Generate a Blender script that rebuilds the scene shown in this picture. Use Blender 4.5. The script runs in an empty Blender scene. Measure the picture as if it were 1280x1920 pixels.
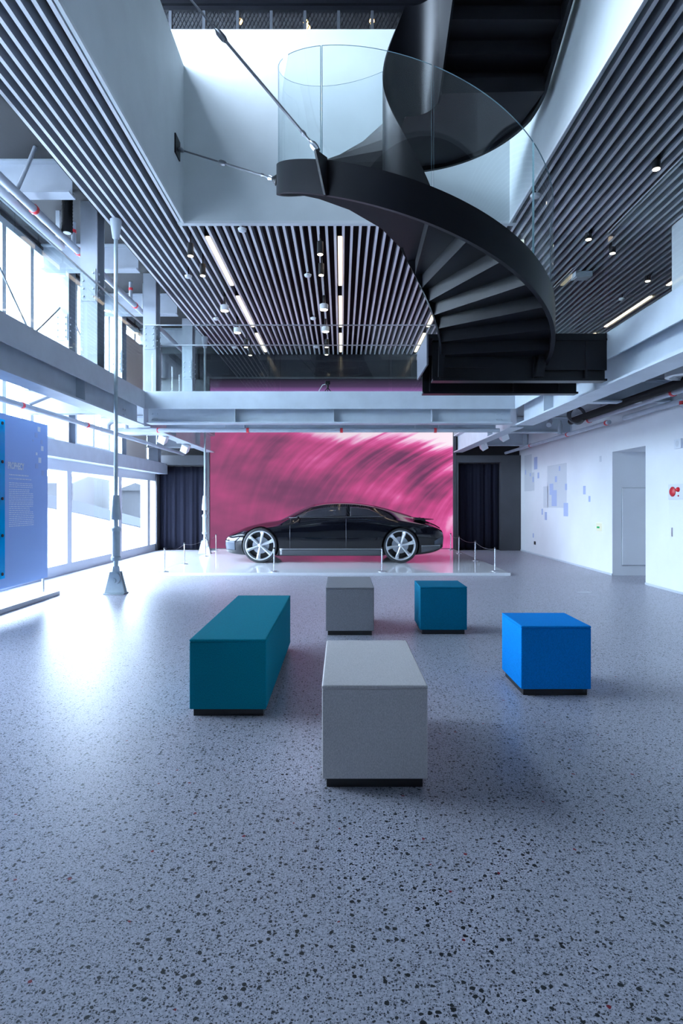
import bpy, bmesh, math, random
from mathutils import Vector, Matrix
random.seed(7)
sc = bpy.context.scene
COL = sc.collection
PI = math.pi

# ------------------------------------------------------------------ camera, sky, exposure
F = 1100.0                      # focal length in pixels of the 1280x1920 frame
HZ = 941.0                      # horizon row
EYE = 1.4
cam = bpy.data.cameras.new('camera')
cam.sensor_fit = 'VERTICAL'; cam.sensor_height = 36.0
cam.lens = F / 1920.0 * 36.0
cam.shift_y = (HZ - 960.0) / 1920.0
cam.clip_end = 400
camo = bpy.data.objects.new('camera', cam)
camo.location = (0, 0, EYE); camo.rotation_euler = (PI / 2, 0, 0)
COL.objects.link(camo); sc.camera = camo

sc.view_settings.view_transform = 'Standard'
sc.view_settings.look = 'None'
sc.view_settings.gamma = 1.0
sc.view_settings.use_curve_mapping = False
sc.view_settings.exposure = 0.0

world = bpy.data.worlds.new('sky'); sc.world = world
world.use_nodes = True
wn = world.node_tree
bg = wn.nodes['Background']
bg.inputs['Color'].default_value = (0.64, 0.785, 1.0, 1)
bg.inputs['Strength'].default_value = 33.0
cy = sc.cycles
cy.transparent_max_bounces = 24
cy.max_bounces = 10
cy.diffuse_bounces = 5
cy.sample_clamp_indirect = 6.0
cy.caustics_reflective = False
cy.caustics_refractive = False


# ------------------------------------------------------------------ materials
def mat(name, col, rough=0.5, metal=0.0, spec=0.5, coat=0.0):
    m = bpy.data.materials.new(name); m.use_nodes = True
    b = m.node_tree.nodes['Principled BSDF']
    b.inputs['Base Color'].default_value = (*col, 1)
    b.inputs['Roughness'].default_value = rough
    b.inputs['Metallic'].default_value = metal
    b.inputs['Specular IOR Level'].default_value = spec
    b.inputs['Coat Weight'].default_value = coat
    b.inputs['Coat Roughness'].default_value = 0.02
    return m


def N(m, kind, **kw):
    n = m.node_tree.nodes.new(kind)
    for k, v in kw.items():
        if k in n.inputs:
            n.inputs[k].default_value = v
        else:
            setattr(n, k, v)
    return n


def L(m, a, b):
    m.node_tree.links.new(a, b)


def noisy(name, col, rough, amount=0.12, scale=3.0, metal=0.0, bump=0.0, bscale=60.0, spec=0.5):
    """plain painted / metal surface with faint uneven tone and optional fine relief"""
    m = mat(name, col, rough, metal, spec)
    b = m.node_tree.nodes['Principled BSDF']
    tc = N(m, 'ShaderNodeTexCoord')
    nz = N(m, 'ShaderNodeTexNoise', Scale=scale, Detail=5.0)
    L(m, tc.outputs['Object'], nz.inputs['Vector'])
    mr = N(m, 'ShaderNodeMapRange')
    mr.inputs['From Min'].default_value = .3; mr.inputs['From Max'].default_value = .7
    mr.inputs['To Min'].default_value = 1 - amount; mr.inputs['To Max'].default_value = 1 + amount
    L(m, nz.outputs['Fac'], mr.inputs['Value'])
    mx = N(m, 'ShaderNodeVectorMath', operation='SCALE')
    mx.inputs[0].default_value = col
    L(m, mr.outputs['Result'], mx.inputs['Scale'])
    L(m, mx.outputs['Vector'], b.inputs['Base Color'])
    if bump > 0:
        n2 = N(m, 'ShaderNodeTexNoise', Scale=bscale, Detail=3.0)
        L(m, tc.outputs['Object'], n2.inputs['Vector'])
        bp = N(m, 'ShaderNodeBump', Strength=bump, Distance=0.01)
        L(m, n2.outputs['Fac'], bp.inputs['Height'])
        L(m, bp.outputs['Normal'], b.inputs['Normal'])
    return m


def emit(name, col, strength):
    m = bpy.data.materials.new(name); m.use_nodes = True
    nt = m.node_tree; nt.nodes.remove(nt.nodes['Principled BSDF'])
    e = N(m, 'ShaderNodeEmission', Color=(*col, 1), Strength=strength)
    L(m, e.outputs['Emission'], nt.nodes['Material Output'].inputs['Surface'])
    return m


def glass(name, tint, refl=1.0, rough=0.0):
    m = bpy.data.materials.new(name); m.use_nodes = True
    nt = m.node_tree; nt.nodes.remove(nt.nodes['Principled BSDF'])
    t = N(m, 'ShaderNodeBsdfTransparent', Color=(*tint, 1))
    g = N(m, 'ShaderNodeBsdfGlossy', Color=(.95, .98, 1, 1), Roughness=rough)
    f = N(m, 'ShaderNodeFresnel', IOR=1.5)
    k = N(m, 'ShaderNodeMath', operation='MULTIPLY'); k.inputs[1].default_value = refl
    ge = N(m, 'ShaderNodeNewGeometry')       # reflect on the outer faces only (no inner total reflection)
    fr = N(m, 'ShaderNodeMath', operation='SUBTRACT'); fr.inputs[0].default_value = 1.0
    L(m, ge.outputs['Backfacing'], fr.inputs[1])
    k2 = N(m, 'ShaderNodeMath', operation='MULTIPLY')
    mx = N(m, 'ShaderNodeMixShader')
    L(m, f.outputs['Fac'], k.inputs[0]); L(m, k.outputs[0], k2.inputs[0]); L(m, fr.outputs[0], k2.inputs[1])
    L(m, k2.outputs[0], mx.inputs['Fac'])
    L(m, t.outputs[0], mx.inputs[1]); L(m, g.outputs[0], mx.inputs[2])
    L(m, mx.outputs[0], nt.nodes['Material Output'].inputs['Surface'])
    return m


def acrylic(name, col, tint):
    m = mat(name, col, .1)
    nt = m.node_tree
    t = N(m, 'ShaderNodeBsdfTransparent', Color=(*tint, 1))
    tr = N(m, 'ShaderNodeBsdfTranslucent', Color=(*col, 1))
    m1 = N(m, 'ShaderNodeMixShader'); m1.inputs['Fac'].default_value = .5
    mx = N(m, 'ShaderNodeMixShader'); mx.inputs['Fac'].default_value = .85
    L(m, tr.outputs[0], m1.inputs[1]); L(m, nt.nodes['Principled BSDF'].outputs[0], m1.inputs[2])
    L(m, t.outputs[0], mx.inputs[1]); L(m, m1.outputs[0], mx.inputs[2])
    L(m, mx.outputs[0], nt.nodes['Material Output'].inputs['Surface'])
    return m


def cloth(name, col, through):
    """woven blind that lets a little daylight through"""
    m = mat(name, col, .85, 0, .1)
    nt = m.node_tree
    tr = N(m, 'ShaderNodeBsdfTranslucent', Color=(*col, 1))
    mx = N(m, 'ShaderNodeMixShader'); mx.inputs['Fac'].default_value = through
    L(m, nt.nodes['Principled BSDF'].outputs[0], mx.inputs[1]); L(m, tr.outputs[0], mx.inputs[2])
    L(m, mx.outputs[0], nt.nodes['Material Output'].inputs['Surface'])
    return m


def fabric(name, col):
    m = mat(name, col, 0.9, 0, 0.08)
    b = m.node_tree.nodes['Principled BSDF']
    tc = N(m, 'ShaderNodeTexCoord')
    mp = N(m, 'ShaderNodeMapping'); mp.inputs['Scale'].default_value = (260, 260, 120)
    nz = N(m, 'ShaderNodeTexNoise', Scale=1.0, Detail=2.0)
    L(m, tc.outputs['Object'], mp.inputs['Vector']); L(m, mp.outputs['Vector'], nz.inputs['Vector'])
    mr = N(m, 'ShaderNodeMapRange')
    mr.inputs['From Min'].default_value = .3; mr.inputs['From Max'].default_value = .7
    mr.inputs['To Min'].default_value = .82; mr.inputs['To Max'].default_value = 1.15
    L(m, nz.outputs['Fac'], mr.inputs['Value'])
    mx = N(m, 'ShaderNodeVectorMath', operation='SCALE'); mx.inputs[0].default_value = col
    L(m, mr.outputs['Result'], mx.inputs['Scale']); L(m, mx.outputs['Vector'], b.inputs['Base Color'])
    bp = N(m, 'ShaderNodeBump', Strength=.25, Distance=.002)
    L(m, nz.outputs['Fac'], bp.inputs['Height']); L(m, bp.outputs['Normal'], b.inputs['Normal'])
    return m


def terrazzo():
    base = (.40, .43, .50)
    m = mat('terrazzo', base, .36, 0, .5)
    b = m.node_tree.nodes['Principled BSDF']
    tc = N(m, 'ShaderNodeTexCoord')
    wob = N(m, 'ShaderNodeTexNoise', Scale=45.0, Detail=2.0)
    L(m, tc.outputs['Object'], wob.inputs['Vector'])
    ws = N(m, 'ShaderNodeVectorMath', operation='SCALE'); ws.inputs['Scale'].default_value = .016
    L(m, wob.outputs['Color'], ws.inputs[0])
    ad = N(m, 'ShaderNodeVectorMath', operation='ADD')
    L(m, tc.outputs['Object'], ad.inputs[0]); L(m, ws.outputs['Vector'], ad.inputs[1])

    def chips(scale, lo, hi, sub):
        v = N(m, 'ShaderNodeTexVoronoi', Scale=scale); v.voronoi_dimensions = '2D'
        L(m, ad.outputs['Vector'], v.inputs['Vector'])
        sp = N(m, 'ShaderNodeSeparateColor'); L(m, v.outputs['Color'], sp.inputs['Color'])
        mr = N(m, 'ShaderNodeMapRange')          # chip size per cell; many cells have none
        mr.inputs['From Min'].default_value = sub; mr.inputs['From Max'].default_value = 1
        mr.inputs['To Min'].default_value = lo; mr.inputs['To Max'].default_value = hi
        L(m, sp.outputs['Red'], mr.inputs['Value'])
        gt = N(m, 'ShaderNodeMath', operation='GREATER_THAN'); gt.inputs[1].default_value = sub
        L(m, sp.outputs['Red'], gt.inputs[0])
        lt = N(m, 'ShaderNodeMath', operation='LESS_THAN')
        L(m, v.outputs['Distance'], lt.inputs[0]); L(m, mr.outputs['Result'], lt.inputs[1])
        mu = N(m, 'ShaderNodeMath', operation='MULTIPLY')
        L(m, gt.outputs[0], mu.inputs[0]); L(m, lt.outputs[0], mu.inputs[1])
        return mu.outputs[0], sp

    nz = N(m, 'ShaderNodeTexNoise', Scale=120.0, Detail=4.0)
    L(m, tc.outputs['Object'], nz.inputs['Vector'])
    cr = N(m, 'ShaderNodeValToRGB')
    cr.color_ramp.elements[0].position = .32; cr.color_ramp.elements[0].color = (.32, .325, .39, 1)
    cr.color_ramp.elements[1].position = .62; cr.color_ramp.elements[1].color = (.58, .58, .65, 1)
    L(m, nz.outputs['Fac'], cr.inputs['Fac'])
    col = cr.outputs['Color']
    for scale, lo, hi, sub, c in ((190, .2, .45, .62, (.07, .08, .10)), (95, .15, .40, .70, (.025, .03, .04)),
                                  (44, .14, .36, .80, (.012, .016, .02))):
        fac, sp = chips(scale, lo, hi, sub)
        mx = N(m, 'ShaderNodeMix', data_type='RGBA')
        L(m, fac, mx.inputs['Factor']); L(m, col, mx.inputs['A']); mx.inputs['B'].default_value = (*c, 1)
        col = mx.outputs['Result']
    fac, sp = chips(20, .06, .16, .985)
    mx = N(m, 'ShaderNodeMix', data_type='RGBA')
    L(m, fac, mx.inputs['Factor']); L(m, col, mx.inputs['A']); mx.inputs['B'].default_value = (.22, .01, .02, 1)
    L(m, mx.outputs['Result'], b.inputs['Base Color'])
    return m


def screen_mat():
    """the picture the LED wall shows: magenta fibres hanging from a pale ridge, with painted wall glow on top"""
    m = bpy.data.materials.new('led_picture_and_glow'); m.use_nodes = True
    nt = m.node_tree; nt.nodes.remove(nt.nodes['Principled BSDF'])
    tc = N(m, 'ShaderNodeTexCoord')
    sx = N(m, 'ShaderNodeSeparateXYZ'); L(m, tc.outputs['Generated'], sx.inputs[0])

    def M(op, a, b=None, c=None):
        n = N(m, 'ShaderNodeMath', operation=op)
        for i, q in enumerate((a, b, c)):
            if q is None: continue
            if isinstance(q, (int, float)): n.inputs[i].default_value = q
            else: L(m, q, n.inputs[i])
        return n.outputs[0]
    x, y = sx.outputs['X'], M('MULTIPLY', sx.outputs['Z'], 1.14)
    # y 0..0.86 is what shows below the walkway
    ridge = M('SUBTRACT', 0.835, M('MULTIPLY', M('POWER', x, 3.0), 0.075))
    d = M('SUBTRACT', ridge, y)
    dd = M('MAXIMUM', d, 0.0)
    c = M('SUBTRACT', x, M('MULTIPLY', M('POWER', M('ADD', y, 0.02), 2.0), M('ADD', .16, M('MULTIPLY', x, .55))))

    def tex(sx_, sy_, off, detail=4.0, dist=0.0):
        cb = N(m, 'ShaderNodeCombineXYZ')
        L(m, M('ADD', M('MULTIPLY', c, sx_), off), cb.inputs[0]); L(m, M('MULTIPLY', y, sy_), cb.inputs[1])
        t = N(m, 'ShaderNodeTexNoise', Scale=1.0, Detail=detail, Distortion=dist)
        L(m, cb.outputs[0], t.inputs['Vector'])
        return t.outputs['Fac']
    fine = tex(34, 2.4, 3.1, 3.0, .3)
    mid = tex(9, 2.6, 9.7, 5.0, .5)
    cb = N(m, 'ShaderNodeCombineXYZ'); L(m, M('MULTIPLY', x, 3.0), cb.inputs[0]); L(m, M('MULTIPLY', y, 4.0), cb.inputs[1])
    big = N(m, 'ShaderNodeTexNoise', Scale=1.0, Detail=3.0); L(m, cb.outputs[0], big.inputs['Vector'])
    near = M('SUBTRACT', 1.0, M('MINIMUM', M('MULTIPLY', dd, 1.5), 1.0))          # 1 at the ridge, 0 far below
    amp = M('MULTIPLY', M('ADD', .22, M('MULTIPLY', x, .5)), M('ADD', .30, near))
    v = M('ADD', M('MULTIPLY', M('SUBTRACT', fine, .5), M('MULTIPLY', amp, 1.35)),
          M('ADD', M('MULTIPLY', M('SUBTRACT', mid, .5), M('MULTIPLY', amp, 1.25)), M('MULTIPLY', M('SUBTRACT', big.outputs['Fac'], .5), 1.0)))
    v = M('ADD', v, M('ADD', .42, M('MULTIPLY', M('POWER', x, 6.0), M('SUBTRACT', .28, M('MULTIPLY', near, .2)))))
    # pale band of light along the ridge, wider and whiter to the right
    rim = M('SUBTRACT', 1.0, M('MINIMUM', M('DIVIDE', dd, M('ADD', .09, M('MULTIPLY', x, .09))), 1.0))
    v = M('ADD', v, M('MULTIPLY', M('POWER', rim, 1.4), M('ADD', .22, M('MULTIPLY', M('MINIMUM', M('MULTIPLY', x, 1.6), 1.0), .62))))
    cr = N(m, 'ShaderNodeValToRGB')
    e = cr.color_ramp.elements
    e[0].position = .12; e[0].color = (.085, .035, .085, 1)
    e[1].position = 1.0; e[1].color = (1.0, .86, .97, 1)
    for p, q in ((.30, (.17, .05, .13)), (.44, (.36, .065, .19)), (.58, (.58, .075, .26)), (.72, (.78, .13, .40)), (.86, (.95, .50, .78))):
        k = e.new(p); k.color = (*q, 1)
    L(m, v, cr.inputs['Fac'])
    mu = N(m, 'ShaderNodeMix', data_type='RGBA')       # the left of the picture is a muted mauve
    L(m, M('MULTIPLY', M('SUBTRACT', 1.0, x), .48), mu.inputs['Factor'])
    L(m, cr.outputs['Color'], mu.inputs['A']); mu.inputs['B'].default_value = (.30, .10, .20, 1)
    # above the ridge, a violet-to-black fade paints the glow on the wall above
    fd = N(m, 'ShaderNodeMapRange'); fd.inputs['From Min'].default_value = .90; fd.inputs['From Max'].default_value = 1.03
    L(m, y, fd.inputs['Value'])
    f2 = N(m, 'ShaderNodeValToRGB')
    f2.color_ramp.elements[0].position = .0; f2.color_ramp.elements[0].color = (.42, .16, .50, 1)
    f2.color_ramp.elements[1].position = 1.0; f2.color_ramp.elements[1].color = (.018, .018, .03, 1)
    k = f2.color_ramp.elements.new(.42); k.color = (.10, .055, .13, 1)
    yy = N(m, 'ShaderNodeMapRange'); yy.inputs['From Min'].default_value = 1.05; yy.inputs['From Max'].default_value = 1.14
    L(m, y, yy.inputs['Value']); L(m, yy.outputs['Result'], f2.inputs['Fac'])
    mx = N(m, 'ShaderNodeMix', data_type='RGBA')
    L(m, fd.outputs['Result'], mx.inputs['Factor']); L(m, mu.outputs['Result'], mx.inputs['A']); L(m, f2.outputs['Color'], mx.inputs['B'])
    em = N(m, 'ShaderNodeEmission', Strength=1.0); L(m, mx.outputs['Result'], em.inputs['Color'])
    L(m, em.outputs[0], nt.nodes['Material Output'].inputs['Surface'])
    return m


M_ = dict(
    floor=terrazzo(),
    white=noisy('white_plaster', (.80, .82, .85), .75, .03, 1.5),
    well=noisy('well_plaster', (.72, .76, .77), .6, .04, 2.0),
    steel=noisy('grey_painted_steel', (.56, .61, .67), .42, .06, 4.0),
    sideplate=mat('side_plate_grey', (.10, .105, .13), .5),
    steeld=noisy('grey_steel_column', (.38, .41, .46), .5, .06, 4.0),
    soffit=noisy('deck_soffit', (.30, .32, .35), .8, .1, 2.0),
    carpet=noisy('dark_carpet', (.05, .052, .058), .95, .1, 30.0),
    soffitd=mat('dark_soffit', (.010, .010, .012), .8),
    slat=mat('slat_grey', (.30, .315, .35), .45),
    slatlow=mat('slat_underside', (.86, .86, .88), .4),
    plenum=mat('plenum_black', (.008, .008, .010), .9),
    black=noisy('black_steel', (.006, .0065, .009), .36, .15, 3.0, spec=.24),
    blackwall=noisy('charcoal_wall', (.05, .053, .062), .65, .12, 2.0),
    gloss=mat('glossy_dark_panel', (.02, .02, .026), .12),
    curtain=fabric('dark_curtain', (.013, .014, .024)),
    glass=glass('clear_glass', (.965, .985, .985), .8),
    pane=glass('window_glass', (.97, .985, .985), .6),
    rail_glass=glass('rail_glass', (.93, .965, .96), .75),
    edge=mat('glass_edge', (.24, .40, .44), .15),
    chrome=mat('polished_steel', (.75, .77, .8), .18, 1.0),
    satin=mat('satin_steel', (.55, .58, .62), .35, 1.0),
    rod=noisy('galvanised_rod', (.46, .54, .57), .42, .1, 8.0, .3),
    cable=mat('cable_steel', (.16, .165, .18), .35, .7),
    alu=mat('window_alu', (.70, .74, .79), .45),
    platform=mat('gloss_white', (.80, .82, .85), .06),
    teal=fabric('teal_felt', (.001, .20, .275)),
    teal2=fabric('dark_teal_felt', (.001, .135, .24)),
    blue=fabric('blue_felt', (.002, .235, .68)),
    grey=fabric('grey_felt', (.245, .24, .26)),
    beige=fabric('pale_grey_felt', (.66, .62, .615)),
    plinth=mat('plinth_black', (.012, .012, .014), .4),
    warm=emit('warm_led', (1.0, .80, .58), 3.2),
    warmlow=emit('warm_bulb', (1.0, .55, .18), 12.0),
    lamp=emit('spot_lens', (1.0, .86, .68), 9.0),
    whitep=mat('white_enamel', (.8, .82, .84), .35),
    red=mat('red_band', (.55, .02, .03), .4),
    redlamp=mat('red_lamp', (.75, .02, .03), .2),
    paint=mat('car_black', (.003, .0035, .006), .10, 0, .25, .55),
    carglass=mat('car_glass', (.03, .032, .04), .05, 0, .5),
    sill=mat('car_sill', (.10, .105, .115), .28, .6),
    rubber=mat('tyre_rubber', (.018, .02, .024), .6),
    alloy=mat('alloy', (.74, .77, .80), .34, .6),
    lens=mat('clear_lens', (.06, .075, .10), .3, .0, .4),
    panelblue=mat('blue_print', (.29, .46, .82), .45),
    cyan=acrylic('cyan_acrylic', (.0, .66, .95), (.1, .8, .97)),
    print1=mat('print_pale_blue', (.32, .44, .74), .5),
    print2=mat('print_white', (.75, .82, .92), .5),
    wallblue=mat('wall_print_blue', (.42, .50, .72), .7),
    wallgrey=mat('wall_print_grey', (.63, .66, .70), .7),
    pipe=noisy('pipe_grey', (.40, .43, .48), .45, .08, 5),
    pipeblack=mat('pipe_lagging', (.012, .012, .013), .85, 0, .15),
    outside=noisy('pale_concrete', (.62, .64, .66), .85, .12, .6),
    shadeblue=noisy('blue_shadow_tone', (.005, .009, .019), .9, .15, .8),  # dark blue puts the outdoor shade into the colour
    block=noisy('dark_concrete', (.016, .018, .022), .9, .15, 1.0),
    blind=cloth('beige_blind', (.80, .73, .65), .035),
    green=emit('exit_green', (.02, .5, .22), .9),
    signwhite=emit('exit_white', (.85, 1.0, .95), .9),
    mesh=mat('mesh_black', (.05, .055, .065), .5),
    screen=screen_mat(),
    cord=mat('cord_grey', (.12, .12, .13), .6),
)


# ------------------------------------------------------------------ mesh helpers
class MB:
    def __init__(s):
        s.v = []; s.f = []; s.mi = []; s.sm = []

    def add(s, vs, fs, mi=0, smooth=False):
        o = len(s.v)
        s.v += [tuple(q) for q in vs]
        for f in fs:
            s.f.append([o + i for i in f]); s.mi.append(mi); s.sm.append(smooth)
        return s

    def box(s, x0, x1, y0, y1, z0, z1, mi=0):
        vs = [(x0, y0, z0), (x1, y0, z0), (x1, y1, z0), (x0, y1, z0), (x0, y0, z1), (x1, y0, z1), (x1, y1, z1), (x0, y1, z1)]
        return s.add(vs, [(0, 3, 2, 1), (4, 5, 6, 7), (0, 1, 5, 4), (1, 2, 6, 5), (2, 3, 7, 6), (3, 0, 4, 7)], mi)

    def prism(s, poly, axis, a0, a1, mi=0):
        """poly in the two other axes (in xyz order), extruded along axis"""
        def mk(p, a):
            q = list(p); q.insert('xyz'.index(axis), a); return q
        n = len(poly)
        vs = [mk(p, a0) for p in poly] + [mk(p, a1) for p in poly]
        fs = [tuple(range(n))[::-1], tuple(range(n, 2 * n))] + [(i, (i + 1) % n, n + (i + 1) % n, n + i) for i in range(n)]
        return s.add(vs, fs, mi)

    def tube(s, pts, r, n=10, mi=0, caps=True, smooth=True):
        pts = [Vector(p) for p in pts]
        rs = r if isinstance(r, (list, tuple)) else [r] * len(pts)
        rings = []
        d0 = (pts[1] - pts[0]).normalized()
        up = Vector((0, 0, 1)) if abs(d0.z) < .9 else Vector((1, 0, 0))
        for i, p in enumerate(pts):
            if i == 0: d = pts[1] - pts[0]
            elif i == len(pts) - 1: d = pts[-1] - pts[-2]
            else:
                d = (pts[i + 1] - pts[i]).normalized() + (pts[i] - pts[i - 1]).normalized()
                if d.length < 1e-6: d = pts[i + 1] - pts[i]
            d.normalize()
            a = d.cross(up).normalized(); b = a.cross(d).normalized()
            up = b
            rings.append([p + (a * math.cos(2 * PI * k / n) + b * math.sin(2 * PI * k / n)) * rs[i] for k in range(n)])
        vs = [q for rg in rings for q in rg]
        fs = []
        for i in range(len(rings) - 1):
            for k in range(n):
                k2 = (k + 1) % n
                fs.append((i * n + k, i * n + k2, (i + 1) * n + k2, (i + 1) * n + k))
        s.add(vs, fs, mi, smooth)
        if caps:
            s.add(rings[0], [tuple(range(n))[::-1]], mi); s.add(rings[-1], [tuple(range(n))], mi)
        return s

    def lathe(s, prof, origin=(0, 0, 0), axis='z', n=24, mi=0, smooth=True, closed=False):
        ox, oy, oz = origin; vs = []
        for r, h in prof:
            for k in range(n):
                a = 2 * PI * k / n; c, d = r * math.cos(a), r * math.sin(a)
                vs.append({'z': (ox + c, oy + d, oz + h), 'y': (ox + c, oy + h, oz + d), 'x': (ox + h, oy + c, oz + d)}[axis])
        fs = []
        m = len(prof)
        for i in range(m if closed else m - 1):
            j = (i + 1) % m
            for k in range(n):
                k2 = (k + 1) % n
                fs.append((i * n + k, i * n + k2, j * n + k2, j * n + k))
        if not closed:
            fs.append(tuple(range(n))[::-1]); fs.append(tuple((m - 1) * n + k for k in range(n)))
        return s.add(vs, fs, mi, smooth)

    def sphere(s, c, r, n=12, m=8, mi=0, sz=1.0):
        prof = [(max(r * math.sin(PI * i / m), 1e-4), -r * sz * math.cos(PI * i / m)) for i in range(m + 1)]
        return s.lathe(prof, c, 'z', n, mi)


def wloc(o):
    p = Vector((0, 0, 0))
    while o is not None:
        p += o.location; o = o.parent
    return p


def obj(name, mb, mats, parent=None, loc=None, bevel=0.0, seg=2, kind=None, label=None):
    """link a builder as ONE mesh object; vertices are given in world space"""
    me = bpy.data.meshes.new(name)
    off = wloc(parent) if parent else Vector(loc or (0, 0, 0))
    me.from_pydata([(v[0] - off[0], v[1] - off[1], v[2] - off[2]) for v in mb.v], [], mb.f)
    for m in (mats if isinstance(mats, (list, tuple)) else [mats]):
        me.materials.append(m)
    me.polygons.foreach_set('material_index', mb.mi)
    me.polygons.foreach_set('use_smooth', mb.sm)
    bm = bmesh.new(); bm.from_mesh(me)
    bmesh.ops.remove_doubles(bm, verts=bm.verts, dist=1e-5)
    bmesh.ops.recalc_face_normals(bm, faces=bm.faces)
    if bevel > 0:
        es = [e for e in bm.edges if len(e.link_faces) == 2 and e.calc_face_angle(0) > .5]
        bmesh.ops.bevel(bm, geom=es, offset=bevel, segments=seg, affect='EDGES', profile=.5)
    bm.to_mesh(me); bm.free()
    if any(mb.sm):
        me.set_sharp_from_angle(angle=math.radians(38))
    o = bpy.data.objects.new(name, me)
    COL.objects.link(o)
    if parent: o.parent = parent
    else: o.location = off
    if kind: o['kind'] = kind
    if label: o['label'] = label
    return o


def tag(o, label, cat, group=None):
    o['label'] = label; o['category'] = cat
    if group: o['group'] = group
    return o


def thing(name, label, cat, loc=(0, 0, 0), group=None):
    o = bpy.data.objects.new(name, None); o.empty_display_size = .1
    COL.objects.link(o); o.location = loc
    return tag(o, label, cat, group)


def struct(name, mb, m, parent=None, bevel=0):
    return obj(name, mb, m, parent, bevel=bevel, kind=None if parent else 'structure')


def dup(root, loc, label, rotz=0, group=None):
    r = root.copy(); COL.objects.link(r); r.location = loc; r.rotation_euler = (0, 0, rotz)
    r['label'] = label
    if group: r['group'] = group
    for ch in list(root.children):
        c = ch.copy(); COL.objects.link(c); c.parent = r
        for g in list(ch.children):
            d = g.copy(); COL.objects.link(d); d.parent = c
    return r


def B(*a):
    return MB().box(*a)


def at(u, v, Y):
    return Vector(((u - 640) / F * Y, Y, EYE + (HZ - v) / F * Y))


# ------------------------------------------------------------------ main dimensions
XL, XR = -5.35, 5.15           # ground floor left glazing, right wall
XW = -5.4                      # upper left glazing
YB, YF = 17.3, -3.5            # back wall, wall behind the viewer
DK = 3.43                      # mezzanine floor level
VL, VR, VB = -3.65, 3.22, 10.85  # edges of the void in the mezzanine
CZ = 5.7                       # underside of the slatted ceiling
HL, HR, HB, HN = -2.42, 2.58, 9.0, 4.2   # stairwell opening above
UF = 8.1                       # upper floor level
UC = 12.4                     # upper ceiling
XE = 8.2                       # right end of the mezzanine rooms

# ------------------------------------------------------------------ the setting
struct('floor', B(XL - .05, 7.0, YF, YB + .2, -.2, 0), M_['floor'])

# right wall with the passage
w = MB()
w.box(XR, XR + .2, YF, 9.94, 0, DK - .13)
w.box(XR, XR + .2, 11.16, YB, 0, DK - .13)
w.box(XR, XR + .2, 9.94, 11.16, 2.35, DK - .13)
w.box(XR + .2, 6.9, 11.16, 11.36, 0, 2.5)
w.box(XR + .2, 6.9, 9.74, 9.94, 0, 2.5)
w.box(6.7, 6.9, 9.94, 11.16, 0, 2.5)
w.box(XR + .2, 6.7, 9.94, 11.16, 2.35, 2.5)
struct('wall_right', w, M_['white'])
for i, (a, b) in enumerate(((YF, 9.94), (11.16, 16.95))):
    struct('baseboard_right' + ('' if i == 0 else '.001'), B(XR - .012, XR + .01, a, b, 0, .035), M_['steel'])
# low panel door inside the passage
d1 = struct('door_1', B(5.33, 6.25, 11.135, 11.165, .2, 1.66), M_['white'], bevel=.004)
obj('handle', B(5.79, 5.815, 11.105, 11.14, .86, 1.0), M_['satin'], d1)
for n, (a, b, c, d) in enumerate(((5.325, 6.26, 1.66, 1.668), (5.325, 6.26, .192, .2), (5.322, 5.33, .192, 1.668))):
    obj('shadow_gap', B(a, b, 11.145, 11.163, c, d), M_['soffit'], d1)
# walls out of the picture that close the room
struct('wall_front', B(XW - .2, XE + .2, YF - .2, YF, -.2, UC + .2), M_['well'])
# back wall
w = MB()
w.box(XW, XE, YB, YB + .2, 0, CZ + .4)
struct('wall_back', w, M_['blackwall'])
w = MB()
for k in range(7):
    a = -6.2 + k * 2.05
    w.box(a + .006, a + 2.044, YB - .2, YB, 5.01, CZ + .02)
struct('wall_back_panels', w, M_['gloss'])
w = MB().box(XE, XE + .2, YF, YB, DK, UC)
struct('wall_mezzanine_right', w, M_['blackwall'])
w = MB().box(XR, XR + .25, YF, 9.15, DK, CZ)
struct('wall_mezzanine_partition', w, M_['white'])
w = MB().box(XE, XE + .2, YF, YB, 0, DK).box(XR + .3, XE, YB - .1, YB + .2, 0, DK)
struct('wall_right_back', w, M_['white'])

# stairwell lining above the slatted ceiling
struct('wall_stairwell_left', B(HL - .035, HL, HN, HB, CZ - .02, UF), M_['well'])
struct('wall_stairwell_right', B(HR, HR + .035, HN, HB, CZ - .02, UF), M_['well'])
struct('wall_stairwell_back', MB().box(HL - .1, HR + .1, HB, HB + .1, CZ - .02, 8.65).box(XW, HL - .1, HB, HB + .1, UF, 8.65).box(HR + .1, XE, HB, HB + .1, UF, 8.65), M_['well'])
struct('wall_stairwell_front', B(HL - .1, HR + .1, HN - .1, HN, CZ - .02, UF), M_['well'])
e = .012
struct('trim_1', MB().box(HL, HL + e, HN, HB, CZ - .035, CZ + .01).box(HR - e, HR, HN, HB, CZ - .035, CZ + .01).box(HL, HR, HB - e, HB, CZ - .035, CZ + .01), M_['whitep'])
# upper storey shell
w = MB()
w.box(XW, HL - .1, YF, YB, UF - .12, UF).box(HR + .1, XE, YF, YB, UF - .12, UF)
w.box(HL - .1, HR + .1, YF, HN - .1, UF - .12, UF).box(HL - .1, HR + .1, HB + .1, YB, UF - .12, UF)
struct('floor.001', w, M_['soffit'])
struct('ceiling', MB().box(-4.2, XE + .2, YF, YB, UC, UC + .2).box(XW - .2, -4.2, YF, 3.5, UC, UC + .2).box(XW - .2, -4.2, 8.5, YB, UC, UC + .2), M_['plenum'])
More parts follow.
